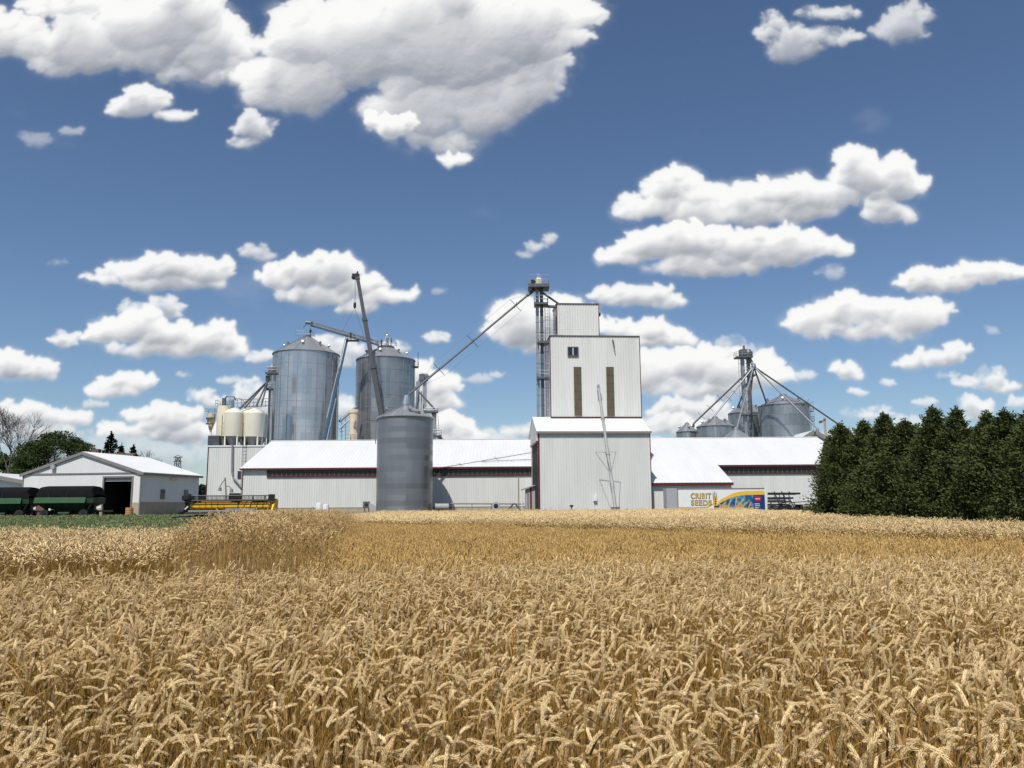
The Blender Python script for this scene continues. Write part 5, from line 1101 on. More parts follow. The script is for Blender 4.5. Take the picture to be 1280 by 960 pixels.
# ---------------------------------------------------------------- white box trailer with painted side
def text_mesh(s, size, bold=0.0, depth=.01):
    cu = bpy.data.curves.new('lettering', 'FONT'); cu.body = s; cu.size = size; cu.offset = bold; cu.extrude = depth; cu.align_x = 'LEFT'; cu.space_character = 1.12
    o = bpy.data.objects.new('lettering', cu); COL.objects.link(o); bpy.context.view_layer.update()
    me = bpy.data.meshes.new_from_object(o.evaluated_get(bpy.context.evaluated_depsgraph_get())); vs = [v.co.copy() for v in me.vertices]; fs = [tuple(p.vertices) for p in me.polygons]
    bpy.data.objects.remove(o); bpy.data.curves.remove(cu); bpy.data.meshes.remove(me); return vs, fs
def trailer():
    Y = 112.0; x0 = PX(848, Y, 625); fr = Fr(x0, Y, Z0, R(1.5)); lx = lambda c: PX(840 + c / 6.737, Y, 625) - x0; lz = lambda c: PZ(900, 600 + c / 6.737, Y) - Z0
    t = thing('box_trailer', 'white box trailer with gold lettering and wheat picture on its side', 'trailer', tuple(fr(6, 0, 0)))
    xe = lx(803); zt = lz(68); zb = lz(285); Wd = 2.5
    def flat(pts, y, th=.006):
        m = MB(); m.prism([fr(lx(a), y, lz(b)) for a, b in pts], fr.m @ Vector((0, th, 0))); return m
    k = MB(); k.box(.0, 0, zb, xe, Wd, zt - .12, fr); box = k.build('box_body', M_['white'], t)
    k = MB(); k.box(-.02, -.05, zt - .118, xe - .2, Wd + .05, zt, fr); k.build('rail', M_['soffit'], box)
    k = MB(); k.box(xe - .22, -.06, zb - .02, xe + .02, -.002, zt + .02, fr); k.build('corner_post', M_['white'], box)
    k = MB(); k.box(-1.55, .15, zb - .2, -.10, Wd - .15, zt + .02, fr); q = k.build('cooling_unit', M_['grey'], t)
    k = MB(); k.box(-.098, .05, zb - .2, -.002, Wd - .05, zt - .02, fr); k.build('corner_post', M_['soffit'], q)
    flat([(52, 224), (200, 226), (290, 222), (350, 196), (352, 206), (300, 236), (200, 238), (52, 238)], -.008).build('gold_stripe', M_['gold'], box)
    flat([(52, 242), (180, 242), (290, 252), (372, 262), (372, 270), (260, 262), (150, 254), (52, 254)], -.008).build('black_stripe', M_['black'], box)
    up = [(392, 178), (420, 160), (470, 135), (520, 113), (570, 100), (640, 93), (788, 92)]; lo = [(788, 126), (650, 127), (590, 131), (530, 143), (470, 162), (420, 186), (385, 208)]
    blue = bpy.data.materials.new('painted_sky_and_field'); nt, N, L, B = nodes(blue); B.inputs['Roughness'].default_value = .4
    tc = N.new('ShaderNodeTexCoord'); sp = N.new('ShaderNodeSeparateXYZ'); L.new(tc.outputs['Object'], sp.inputs[0]); nz = N.new('ShaderNodeTexNoise'); nz.inputs['Scale'].default_value = 1.6; nz.inputs['Detail'].default_value = 6
    L.new(tc.outputs['Object'], nz.inputs['Vector']); r = N.new('ShaderNodeValToRGB'); e = r.color_ramp.elements; e[0].position = .34; e[0].color = (.006, .025, .075, 1); e[1].position = .68; e[1].color = (.16, .36, .52, 1); k_ = e.new(.5); k_.color = (.015, .12, .30, 1); L.new(nz.outputs['Fac'], r.inputs[0])
    L.new(r.outputs[0], B.inputs['Base Color'])
    flat([(372, 212), (385, 209)] + lo[::-1][1:] + [(788, 275), (372, 275)], -.012).build('blue_picture', blue, box)
    flat(up + lo, -.018).build('gold_band', M_['goldband'], box)
    fieldm = mat('painted_wheat', (.55, .33, .08), .45, var=.6, scale=2.2)
    flat([(380, 255), (400, 222), (430, 205), (470, 214), (500, 236), (540, 240), (575, 222), (610, 236), (645, 240), (689, 226), (689, 275), (380, 275)], -.016).build('painted_field', fieldm, box)
    m = MB()
    for (a, b, w) in (((522, 258), (608, 160), 9), ((530, 250), (548, 150), 6), ((440, 250), (400, 205), 7), ((560, 255), (590, 205), 6), ((470, 235), (500, 165), 7), ((640, 250), (668, 190), 6), ((410, 225), (455, 185), 6), ((575, 245), (640, 185), 7)):
        d = Vector((b[0] - a[0], b[1] - a[1])); L_ = d.length; d /= L_; nn = Vector((-d.y, d.x)); cnt = int(L_ / 9)
        for i in range(cnt):
            for s in (-1, 1):
                c = Vector(a) + d * (i * 9 + (4 if s > 0 else 0)) ; pts = [c, c + nn * s * w + d * 6, c + nn * s * w * .8 + d * 15, c + d * 11]; m.prism([fr(lx(p.x), -.022, lz(p.y)) for p in pts], fr.m @ Vector((0, .004, 0)))
    m.build('painted_ears', M_['gold'], box)
    flat([(690, 128), (786, 128), (786, 275), (690, 275)], -.020).build('navy_panel', M_['navy'], box)
    flat([(703, 142), (752, 142), (754, 152), (750, 178), (706, 178), (700, 160)], -.026).build('red_badge', M_['red'], box)
    m = MB()
    for (y, ls) in ((160, ((710, 746),)), (203, ((700, 745),)), (218, ((700, 722), (727, 748))), (236, ((700, 735),)), (252, ((700, 738),))):
        for a, b in ls:
            x = a
            while x < b - 3: m.prism([fr(lx(x), -.032, lz(y - 4)), fr(lx(x + 4.2), -.032, lz(y - 4)), fr(lx(x + 4.2), -.032, lz(y + 4)), fr(lx(x), -.032, lz(y + 4))], fr.m @ Vector((0, .004, 0))); x += 6
    m.build('small_print', M_['white'], box)
    # lettering: dark outline behind gold face
    for s, c0, c1, top, bot in (('CRIBIT', 163, 330, 114, 155), ('SEEDS', 165, 331, 172, 211)):
        for bold, y, mt, nm in ((.10, -.012, 'black', 'lettering_outline'), (.035, -.026, 'gold', 'lettering')):
            vs, fs = text_mesh(s, 1.0, bold * .45)
            bx0, bx1 = min(v.x for v in vs), max(v.x for v in vs); bz0, bz1 = min(v.y for v in vs), max(v.y for v in vs)
            g = 4 if bold > .05 else 0; X0, X1, Zt, Zb = lx(c0 - g), lx(c1 + g), lz(top - g), lz(bot + g); m = MB()
            m.add([fr(X0 + (v.x - bx0) / (bx1 - bx0) * (X1 - X0), y - v.z, Zb + (v.y - bz0) / (bz1 - bz0) * (Zt - Zb)) for v in vs], fs); m.build(nm, M_[mt], box)
    # upright ear emblem
    m = MB()
    for x, a, b in ((350, 105, 150), (362, 95, 140), (376, 105, 150)): m.prism([fr(lx(x - 2.5), -.030, lz(a)), fr(lx(x + 2.5), -.030, lz(a)), fr(lx(x + 2.5), -.030, lz(b)), fr(lx(x - 2.5), -.030, lz(b))], fr.m @ Vector((0, .004, 0)))
    m.prism([fr(lx(348), -.028, lz(140)), fr(lx(383), -.028, lz(140)), fr(lx(380), -.028, lz(215)), fr(lx(368), -.028, lz(270)), fr(lx(362), -.028, lz(270)), fr(lx(352), -.028, lz(215))], fr.m @ Vector((0, .004, 0))); m.build('ear_emblem', M_['black'], box)
    m = MB()
    for i in range(4):
        for s in (-1, 1):
            cx, cy = 366 + s * 8, 150 + i * 20; m.prism([fr(lx(cx + 7 * math.cos(g)), -.036, lz(cy + 9 * math.sin(g))) for g in [2 * math.pi * j / 8 for j in range(8)]], fr.m @ Vector((0, .004, 0)))
    m.build('emblem_grains', M_['goldband'], box)
    k = MB(); k.box(.3, .3, zb - .3, xe - .3, Wd - .3, zb - .004, fr); k.build('chassis', M_['black'], t)
    for x in (xe - 1.4, xe - 2.7):
        for y in (.35, Wd - .35): k = MB(); k.tube(fr(x, y - .25, .5), fr(x, y + .25, .5), .5, 18); k.build('wheel', M_['rubber'], t)
    for y in (.5, Wd - .5): k = MB(); k.bar(fr(1.8, y, 0), fr(1.8, y, zb - .3), .14); k.build('landing_leg', M_['dsteel'], t)
    # folded tillage machine beside it
    Y2 = 110.0; cxp = PX(988, Y2, 630); z0 = ground_z(0, Y2); t = thing('folded_cultivator', 'dark folded field cultivator with long stacked bars between trailer and cedars', 'cultivator', (cxp, Y2, z0))
    Q = lambda cx, cy, y=Y2: P(840 + cx / 6.737, 600 + cy / 6.737, y)
    k = MB()
    for (a, b, z, w, yy) in ((806, 1078, 114, .26, Y2 - 1.2), (806, 1040, 120, .18, Y2 + .8), (806, 1020, 152, .24, Y2 - 1.0), (806, 985, 158, .16, Y2 + .9), (806, 1000, 183, .22, Y2 - .9), (812, 1150, 256, .28, Y2 - 1.1), (806, 1100, 272, .22, Y2 - .6), (806, 985, 205, .16, Y2 + .2), (806, 1060, 236, .20, Y2 - 1.3), (820, 1010, 222, .16, Y2 - 1.0), (1010, 1170, 246, .16, Y2 - .8), (806, 960, 170, .14, Y2 - .2)): k.bar(Q(a, z, yy), Q(b, z, yy), w)
    k.build('tool_bar', M_['black'], t)
    k = MB()
    for a, b in (((806, 222), (1000, 178)), ((860, 258), (1000, 195)), ((1000, 190), (1215, 176)), ((1040, 240), (1200, 262)), ((810, 240), (900, 200)), ((1020, 185), (1075, 258)), ((870, 120), (905, 205)), ((935, 118), (965, 240)), ((990, 160), (1040, 250)), ((830, 190), (870, 260)), ((1060, 215), (1150, 250)), ((900, 210), (1020, 250))): k.bar(Q(*a), Q(*b), .12)
    k.build('braces', M_['dsteel'], t)
    k = MB()
    for cx in (862, 925, 988): a = Q(cx, 96, Y2 - 1.2); k.tube(a, Q(cx, 112, Y2 - 1.2), .09, 6)
    for cx in (860, 900, 940, 980, 1060, 1100):
        for cy in (125, 165): 
            if cx < 1000: k.path([Q(cx, cy, Y2 - .9), Q(cx + 10, cy + 14, Y2 - .9), Q(cx - 4, cy + 24, Y2 - .9)], .05, 5)
    k.build('shanks', M_['dsteel'], t)
    for cx in (920, 985, 1058, 1085): c = Q(cx, 262, Y2 - .2); k = MB(); c.z = z0 + .34; k.tube(c + Vector((0, -.13, 0)), c + Vector((0, .13, 0)), .34, 18); k.build('wheel', M_['rubber'], t)
trailer()

# ---------------------------------------------------------------- trees
def leaf_cloud(rs, pos, out, size, aspect=.42, droop=0.0, spread=.8):
    """one small folded leaf spray per point, numpy in, (verts, faces) out"""
    n = len(pos); d = out + rs.normal(0, spread, (n, 3)); d[:, 2] -= droop; d /= np.linalg.norm(d, axis=1, keepdims=True) + 1e-9
    up = rs.normal(0, 1, (n, 3)); a = np.cross(d, up); a /= np.linalg.norm(a, axis=1, keepdims=True) + 1e-9
    s = size * rs.uniform(.6, 1.35, (n, 1)); p = pos
    v = np.stack([p - d * s * .3, p + a * s * aspect * .5 + d * s * .15, p + d * s * .8, p - a * s * aspect * .5 + d * s * .2], 1).reshape(-1, 3)
    f = (np.arange(n)[:, None] * 4 + np.arange(4)[None, :]); return v, f
def np_mesh(name, v, f, m):
    me = bpy.data.meshes.new(name); nf, k = f.shape; me.vertices.add(len(v)); me.vertices.foreach_set('co', v.astype(np.float32).ravel())
    me.loops.add(nf * k); me.loops.foreach_set('vertex_index', f.astype(np.int32).ravel()); me.polygons.add(nf)
    me.polygons.foreach_set('loop_start', (np.arange(nf) * k).astype(np.int32)); me.polygons.foreach_set('loop_total', np.full(nf, k, np.int32)); me.materials.append(m); me.update(calc_edges=True); return me
def crown_conifer(seed, H, Rad, nb, per, size, power=1.5, base=.0, lean=0, twin=False, droop=.1):
    rs = np.random.RandomState(seed); P_, O_ = [], []
    for i in range(nb):
        t = base + (1 - base) * (i + rs.rand()) / nb; az = rs.rand() * 6.283
        r = Rad * (max(0.02, 1 - t ** power)) ** .85 * rs.uniform(.62, 1.12) * (1 + .16 * math.sin(3 * az + 9 * t + seed)); r = max(r, .10 * Rad * rs.uniform(.6, 1.4))
        if t > .96: r *= .5
        m = max(6, int(per * (.35 + r / Rad))); q = rs.rand(m) ** .55
        dirv = np.array([math.cos(az), math.sin(az), rs.uniform(.10, .55)])
        pts = np.outer(q * r, dirv) + rs.normal(0, .07 + .13 * r / max(Rad, .1) * .8, (m, 3)) * np.array([1, 1, .8]); pts[:, 2] += t * H * .985
        P_.append(pts); O_.append(np.tile(dirv + np.array([0, 0, .25]), (m, 1)))
    n = 60; P_.append(np.stack([rs.normal(0, .05, n), rs.normal(0, .05, n), H * rs.uniform(.86, 1.03, n)], 1)); O_.append(np.tile([0, 0, 1.0], (n, 1)))
    P_ = np.concatenate(P_); O_ = np.concatenate(O_); P_[:, 2] = np.maximum(P_[:, 2], .05); return leaf_cloud(rs, P_, O_, size, .45, droop, .55)
def place_tree(name, label, cat, x, y, z, crown_me, trunk_me, rot, sc, group):
    o = thing(name, label, cat, (x, y, z), group); o.rotation_euler.z = rot; o.scale = sc
    for nm, me in (('crown', crown_me), ('trunk', trunk_me)):
        c = bpy.data.objects.new(nm, me); COL.objects.link(c); c.parent = o
    return o
def trees():
    var = []
    for k in range(5):
        v, f = crown_conifer(100 + k, 6.0, 2.0, 320, 100, .15, (1.3, 2.3, 1.7, 2.8, 1.5)[k], .0); tm = MB(); tm.tube((0, 0, -.2), (0, 0, 5.2), .13, 8, .03); var.append((np_mesh('cedar_crown', v, f, M_['cedar']), tm.mesh('cedar_trunk', M_['bark'])))
    #  px of the stem, distance, px-height of the top, spread
    row = [(1035, 53.5, 550, .46, 'low ragged cedar at the left end of the row'), (1049, 51.5, 533, .74, 'tallest tip at the left end of the cedar row, second tree'), (1064, 49.5, 530, .92, 'cedar third from the left, close behind its pointed neighbour'), (1084, 47.6, 526, .98, 'cedar with a rounded top, fourth from the left end of the row'),
           (1104, 45.8, 522, 1.0, 'cedar with twin tips just left of the row\'s middle dip'), (1119, 44.2, 518, 1.0, 'cedar with bushy crown left of the dip in the row'), (1137, 42.6, 526, 1.05, 'cedar at the dip before the tallest tree'), (1158, 40.9, 537, 1.1, 'lowest cedar in the dip left of the tallest tree'),
           (1184, 39.3, 509, 1.0, 'tallest bushy cedar of the row with dense dark top'), (1202, 37.9, 512, 1.0, 'cedar leaning on the right side of the tallest one'), (1230, 36.4, 516, .95, 'narrow pointed cedar second tip from the right edge'), (1246, 35.2, 530, .95, 'small cedar between the two narrow pointed tips'),
           (1262, 34.0, 514, 1.0, 'narrow pointed cedar near the right picture edge'), (1284, 32.7, 524, 1.1, 'cedar cut by the right picture edge'), (1316, 31.0, 512, 1.1, 'cedar beyond the right picture edge, nearest the viewer')]
    for i, (px, Y, top, sp, lab) in enumerate(row):
        x = PX(px, Y, 600) + .45 * math.sin(i * 2.1); h = PZ(px, top, Y); s = h / 6.0; c, tr = var[(i * 3) % 5]
        place_tree('cedar_tree', lab, 'tree', x, Y, -.02, c, tr, i * 1.37, (s * sp, s * sp, s), 'cedars along the right field edge')
    # second rank closes the gaps low down
    for i in range(9):
        Y = 53 - i * 2.3; x = 21.9 + .2 * math.sin(i * 3.3); h = 5.2 + .4 * math.sin(i * 1.7); s = h / 6; c, tr = var[(i * 2 + 1) % 5]
        place_tree('cedar_tree', 'shorter cedar filling in behind the front row, seen only through its gaps', 'tree', x, Y, -.02, c, tr, i * 2.2, (s * 1.25, s * 1.25, s), 'shorter cedars behind the front row')
    def lobed(seed, H, W, n, size, m):
        rs = np.random.RandomState(seed); P_, O_ = [], []
        for i in range(46):
            u = rs.normal(0, 1, 3); u /= np.linalg.norm(u); c = np.array([u[0] * W * .40, u[1] * W * .34, H * .60 + u[2] * H * .33]) * 1.0; r = W * rs.uniform(.08, .16)
            k = n // 46; q = rs.normal(0, 1, (k, 3)); q /= np.linalg.norm(q, axis=1, keepdims=True); P_.append(c + q * r * rs.rand(k, 1) ** .4 * np.array([1, 1, .75])); O_.append(q)
        v, f = leaf_cloud(rs, np.concatenate(P_), np.concatenate(O_), size, .6, .2, .7); me = np_mesh('leaf_crown', v, f, m)
        t = MB(); t.tube((0, 0, -.2), (0, 0, H * .4), W * .035, 10, W * .022)
        for i in range(9): g = i * 2.4; t.tube((0, 0, H * (.22 + .02 * i)), (W * .33 * math.cos(g), W * .3 * math.sin(g), H * (.5 + .045 * i)), W * .016, 6, W * .004)
        return me, t.mesh('trunk', M_['bark'])
    Y = 150; c, t = lobed(5, 1, 1, 1, .1, M_['maple']) if False else lobed(5, PZ(75, 541, Y) - Z0, 14.5, 26000, .36, M_['maple'])
    place_tree('broadleaf_tree', 'round green broadleaf tree rising behind the barn roof', 'tree', PX(74, Y, 560), Y, Z0, c, t, .4, (1, 1, 1), 'trees behind the barn')
    Y = 165; c, t = lobed(8, PZ(20, 566, Y) - Z0, 11, 8000, .5, M_['maple']); place_tree('broadleaf_tree', 'dark low tree at the left edge under the bare branches', 'tree', PX(10, Y, 560), Y, Z0, c, t, 1.4, (1, 1, 1), 'trees behind the barn')
    Y = 190; c, t = lobed(9, PZ(256, 607, Y) - Z0, 9.5, 6000, .5, M_['spruce']); place_tree('broadleaf_tree', 'small dark tree seen through the gap between barn and grey block', 'tree', PX(259, Y, 600), Y, Z0, c, t, 2.4, (1, 1, 1), 'trees behind the barn')
    for px, top, wpx, Y, lab, sd in ((138, 541.5, 24, 150, 'pointed dark spruce above the barn ridge', 31), (152, 557, 12, 155, 'small spruce just right of the pointed one', 32), (167, 557.5, 17, 152, 'squat wide spruce at the right above the barn roof', 33)):
        H = PZ(px, top, Y) - Z0; v, f = crown_conifer(sd, H, wpx / 1024 * Y * .5 * 2.5, 130, 42, .5, 1.05, .15, droop=.35); t = MB(); t.tube((0, 0, -.2), (0, 0, H * .95), .3, 8, .04)
        place_tree('spruce_tree', lab, 'tree', PX(px, Y, 560), Y, Z0, np_mesh('spruce_crown', v, f, M_['spruce']), t.mesh('spruce_trunk', M_['bark']), 0, (1, 1, 1), 'spruces behind the barn')
    def bare(name, label, px, top, Y, seed, spread):
        rr = random.Random(seed); H = PZ(px, top, Y) - Z0; t = thing(name, label, 'tree', (PX(px, Y, 560), Y, Z0), 'bare trees behind the barn'); tr, br = MB(), MB(); o = t.location
        def grow(p, d, L, r, lv):
            q = p; m = tr if lv < 2 else br
            for s in range(3):
                nd = (d + Vector((rr.gauss(0, .10), rr.gauss(0, .10), rr.gauss(.03, .05)))).normalized(); e = q + nd * L / 3; m.tube(q, e, r * (1 - .2 * s), 5 if lv > 1 else 8, r * (1 - .2 * (s + 1)), False); q = e; d = nd
                if lv < 5 and s > 0:
                    for _ in range(1 if lv < 3 else 2):
                        a = rr.uniform(0, 6.283); sd = Vector((math.cos(a), math.sin(a), 0)); grow(q, (d * .8 + sd * rr.uniform(.45, .8) * spread).normalized(), L * rr.uniform(.55, .74), r * .48, lv + 1)
            if lv < 5:
                for _ in range(2): a = rr.uniform(0, 6.283); grow(q, (d + Vector((math.cos(a), math.sin(a), .1)) * .38 * spread).normalized(), L * .72, r * .58, lv + 1)
        grow(Vector(o), Vector((0, 0, 1)), H * .36, H * .017, 0); k = max(v.z for v in br.v) - Z0
        for b in (tr, br): b.v = [Vector((o.x + (v.x - o.x) * H / k, o.y + (v.y - o.y) * H / k, Z0 + (v.z - Z0) * H / k)) for v in b.v]
        tr.build('trunk', M_['greybark'], t); br.build('branches', M_['greybark'], t)
    bare('bare_tree', 'leafless grey tree at the left edge, tallest of the bare ones', 3, 505, 150, 3, 1.0); bare('bare_tree', 'leafless grey tree between the tall bare one and the round green tree', 24, 534, 146, 8, 1.1)
    bare('bare_tree', 'thin leafless sapling above the right part of the barn roof', 183, 560, 156, 14, .8)
    # roof of a house behind the barn
    Y = 140; a, b = P(112, 566, Y), P(168, 567, Y); t = thing('farmhouse', 'farmhouse showing only brown roof edge and brick chimneys over the barn ridge', 'house', ((a.x + b.x) / 2, Y, Z0))
    k = MB(); k.prism([(a.x, Y - 5, Z0), (a.x, Y + 5, Z0), (a.x, Y + 5, a.z - 2.5), (a.x, Y, a.z - .35), (a.x, Y - 5, a.z - 2.5)], (b.x - a.x, 0, 0)); k.build('wall', M_['brick'], t)
    k = MB(); 
    for s in (-1, 1): k.hexa([(a.x - .3, Y, a.z - .3), (b.x + .3, Y, a.z - .3), (b.x + .3, Y + s * 5.6, a.z - 2.7), (a.x - .3, Y + s * 5.6, a.z - 2.7), (a.x - .3, Y, a.z - .1), (b.x + .3, Y, a.z - .1), (b.x + .3, Y + s * 5.6, a.z - 2.5), (a.x - .3, Y + s * 5.6, a.z - 2.5)])
    r = k.build('roof', M_['bark'], t)
    for px, py in ((120.5, 561.5), (152, 566)): c = P(px, py, Y); k = MB(); k.box(c.x - .6, Y - .5, c.z - 2, c.x + .6, Y + .5, c.z); k.build('chimney', M_['brick'], r)
    # lattice mast far off
    Y = 420; x = PX(222, Y, 580); zt = PZ(222, 571, Y); m = MB(); W = 3.2
    for s in (-1, 1):
        for q in (-1, 1): m.tube((x + s * W, Y + q * W, 0), (x + s * .8, Y + q * .8, zt), .22, 5)
    n = 9
    for i in range(n):
        za, zb = zt * i / n, zt * (i + 1) / n; wa, wb = W + (.8 - W) * i / n, W + (.8 - W) * (i + 1) / n
        for q in (-1, 1): m.tube((x - wa, Y + q * wa, za), (x + wb, Y + q * wb, zb), .13, 4); m.tube((x + wa, Y + q * wa, za), (x - wb, Y + q * wb, zb), .13, 4)
    for z, w in ((zt - .3, 2.4), (zt - 2.6, 2.2)): m.bar((x - w, Y, z), (x + w, Y, z), .22, .22); m.tube((x - w, Y, z), (x, Y, z + 1.2), .15, 4); m.tube((x + w, Y, z), (x, Y, z + 1.2), .15, 4)
    solo(m, 'transmission_tower', M_['dsteel'], 'distant steel lattice pylon in the sky gap right of the barn roof', 'pylon', (x, Y, 0))
trees()
# ---------------------------------------------------------------- wheat
def strawmat(name, c1, c2, rough=.5, trans=.12, patch=.45):
    m = bpy.data.materials.new(name); nt, N, L, B = nodes(m)
    oi = N.new('ShaderNodeObjectInfo'); ge = N.new('ShaderNodeNewGeometry'); tc = N.new('ShaderNodeTexCoord')
    nz = N.new('ShaderNodeTexNoise'); nz.inputs['Scale'].default_value = 60; nz.inputs['Detail'].default_value = 2; L.new(tc.outputs['Object'], nz.inputs['Vector'])
    a = N.new('ShaderNodeMath'); a.operation = 'MULTIPLY_ADD'; a.inputs[1].default_value = .6; L.new(oi.outputs['Random'], a.inputs[0])
    b = N.new('ShaderNodeMath'); b.operation = 'MULTIPLY_ADD'; b.inputs[1].default_value = .3; L.new(ge.outputs['Random Per Island'], b.inputs[0]); L.new(nz.outputs['Fac'], b.inputs[2])
    L.new(b.outputs[0], a.inputs[2])
    pn = N.new('ShaderNodeTexNoise'); pn.inputs['Scale'].default_value = .35; pn.inputs['Detail'].default_value = 3; L.new(oi.outputs['Location'], pn.inputs['Vector'])
    pa = N.new('ShaderNodeMath'); pa.operation = 'MULTIPLY_ADD'; pa.inputs[1].default_value = patch; L.new(pn.outputs['Fac'], pa.inputs[0]); L.new(a.outputs[0], pa.inputs[2]); ps = N.new('ShaderNodeMath'); ps.operation = 'SUBTRACT'; L.new(pa.outputs[0], ps.inputs[0]); ps.inputs[1].default_value = patch * .5; a = ps
    mr = N.new('ShaderNodeMapRange'); mr.inputs[1].default_value = .35; mr.inputs[2].default_value = 1.25; L.new(a.outputs[0], mr.inputs[0])
    mx = N.new('ShaderNodeMix'); mx.data_type = 'RGBA'; mx.inputs[6].default_value = (*c1, 1); mx.inputs[7].default_value = (*c2, 1); L.new(mr.outputs[0], mx.inputs[0])
    L.new(mx.outputs[2], B.inputs['Base Color']); B.inputs['Roughness'].default_value = rough; B.inputs['Specular IOR Level'].default_value = .1
    if trans:
        tr = N.new('ShaderNodeBsdfTranslucent'); L.new(mx.outputs[2], tr.inputs[0]); ms = N.new('ShaderNodeMixShader'); ms.inputs[0].default_value = trans
        L.new(B.outputs[0], ms.inputs[1]); L.new(tr.outputs[0], ms.inputs[2]); L.new(ms.outputs[0], N['Material Output'].inputs[0])
    return m
W_EAR = strawmat('ripe_wheat_ear', (.47, .305, .128), (.95, .725, .395), .6, trans=.0); W_STEM = strawmat('ripe_wheat_straw', (.12, .062, .014), (.38, .225, .060), trans=.0); W_LEAF = strawmat('dry_wheat_leaf', (.14, .078, .026), (.40, .25, .10), trans=.0)  # straw and leaf colours darkened to paint in shade between the stalks
G_EAR = strawmat('golden_barley_ear', (.42, .26, .085), (.76, .51, .19)); G_STEM = strawmat('golden_barley_straw', (.36, .20, .054), (.68, .42, .128), trans=.03)
T_EAR = strawmat('tall_rye_ear', (.42, .27, .11), (.76, .55, .27)); T_STEM = strawmat('tall_rye_straw', (.32, .19, .065), (.54, .35, .13), trans=.03)

def stalk_path(rs, h, nod, lean, ear, az=0.0):
    """centre line of a plant in its own bending plane; returns stem points and ear points"""
    pts = [Vector((0, 0, 0))]; ang = lean; n1 = 5
    for i in range(n1): pts.append(pts[-1] + Vector((math.sin(ang), 0, math.cos(ang))) * (h * .84) / n1); ang += lean * .25
    n2 = 5; bend0 = ang
    for i in range(n2): ang = bend0 + (nod * .62 - bend0) * ((i + 1) / n2) ** 1.1; pts.append(pts[-1] + Vector((math.sin(ang), 0, math.cos(ang))) * h * .16 / n2)
    e = [pts[-1]]; n3 = 8
    for i in range(n3): ang += (nod * .38) / n3; e.append(e[-1] + Vector((math.sin(ang), 0, math.cos(ang))) * ear / n3)
    rot = Matrix.Rotation(az, 3, 'Z'); return [rot @ p for p in pts], [rot @ p for p in e]
def add_stem(mb, pts, r, n=3):
    for i, (a, b) in enumerate(zip(pts, pts[1:])): k = len(pts); mb.tube(a, b, r * (1 - .45 * i / k), n, r * (1 - .45 * (i + 1) / k), False)
def along(e, t):
    L = len(e) - 1; i = min(L - 1, int(t * L)); return e[i].lerp(e[i + 1], t * L - i), (e[i + 1] - e[i]).normalized()
def add_ear(mb, e, w, rows=11, twist=0.0, detail=True):
    """spikelets set alternately on both sides (and front and back) of the rachis"""
    for i in range(rows):
        t = (i + .15) / rows; size = w * (1.0 - .45 * abs(t - .38) ** 1.3 * 1.6); p, d = along(e, min(.96, t)); u = d.cross(Vector((.21, .93, .3))).normalized(); v = d.cross(u)
        for s in range(4):
            g = twist + math.pi * s / 2 + (math.pi / 4 if i % 2 else 0) + rnd.uniform(-.2, .2); o = u * math.cos(g) + v * math.sin(g)
            if s % 2 and not detail: continue
            L = w * rnd.uniform(1.7, 2.2); ax = (d * 1.0 + o * .42).normalized(); sd = ax.cross(o).normalized(); b0 = p + o * size * .12; wd = size * .46; th = size * .34
            on = sd.cross(ax); m1 = b0 + ax * L * .32 + o * size * .20; m2 = b0 + ax * L * .66 + o * size * .16; tip = b0 + ax * L * 1.05
            vs = [b0, m1 + sd * wd * .5, m1 + on * th * .6, m1 - sd * wd * .5, m1 - on * th * .5, m2 + sd * wd * .38, m2 + on * th * .45, m2 - sd * wd * .38, m2 - on * th * .4, tip]
            mb.add(vs, [(0, 2, 1), (0, 3, 2), (0, 4, 3), (0, 1, 4), (1, 2, 6, 5), (2, 3, 7, 6), (3, 4, 8, 7), (4, 1, 5, 8), (5, 6, 9), (6, 7, 9), (7, 8, 9), (8, 5, 9)])
            if detail and (i + s) % 2: g2 = tip + (ax + o * .25).normalized() * w * rnd.uniform(.8, 2.2); mb.face(tip - sd * .0004, tip + sd * .0004, g2)
    p, d = along(e, .99); mb.tube(p, p + d * w * 1.5, w * .30, 4, w * .05)
def add_simple_ear(mb, e, w, n=5):
    """bumpy spindle for plants some metres away"""
    ks = 7; vs = []
    for j in range(ks):
        t = j / (ks - 1); p, d = along(e, min(.999, t)); u = d.cross(Vector((.2, .9, .35))).normalized(); v = d.cross(u); r = w * (.25, .95, .72, 1.05, .74, .8, .12)[j]
        for i in range(n): g = 6.283 * (i + .5 * (j % 2)) / n; vs.append(p + (u * math.cos(g) + v * math.sin(g)) * r * (1 + .3 * ((i + j) % 2)))
    mb.add(vs, [(j * n + i, j * n + (i + 1) % n, (j + 1) * n + (i + 1) % n, (j + 1) * n + i) for j in range(ks - 1) for i in range(n)])
def add_leaf(mb, root, az, L, w, droop):
    d = Vector((math.cos(az), math.sin(az), 1.3)).normalized(); s = Vector((-math.sin(az), math.cos(az), 0)); p = Vector(root); pr = None; tw = rnd.uniform(-.8, .8)
    for i in range(6):
        t = i / 5; ww = w * (1 - t) ** .7 * (.7 + .3 * min(1, t * 4)); sv = (Matrix.Rotation(tw * t * 3, 3, d) @ s) * ww; cur = (p - sv, p + sv)
        if pr: mb.face(pr[0], pr[1], cur[1], cur[0])
        pr = cur; p = p + d * L / 5; d = (d + Vector((0, 0, -droop * (t + .3)))).normalized()
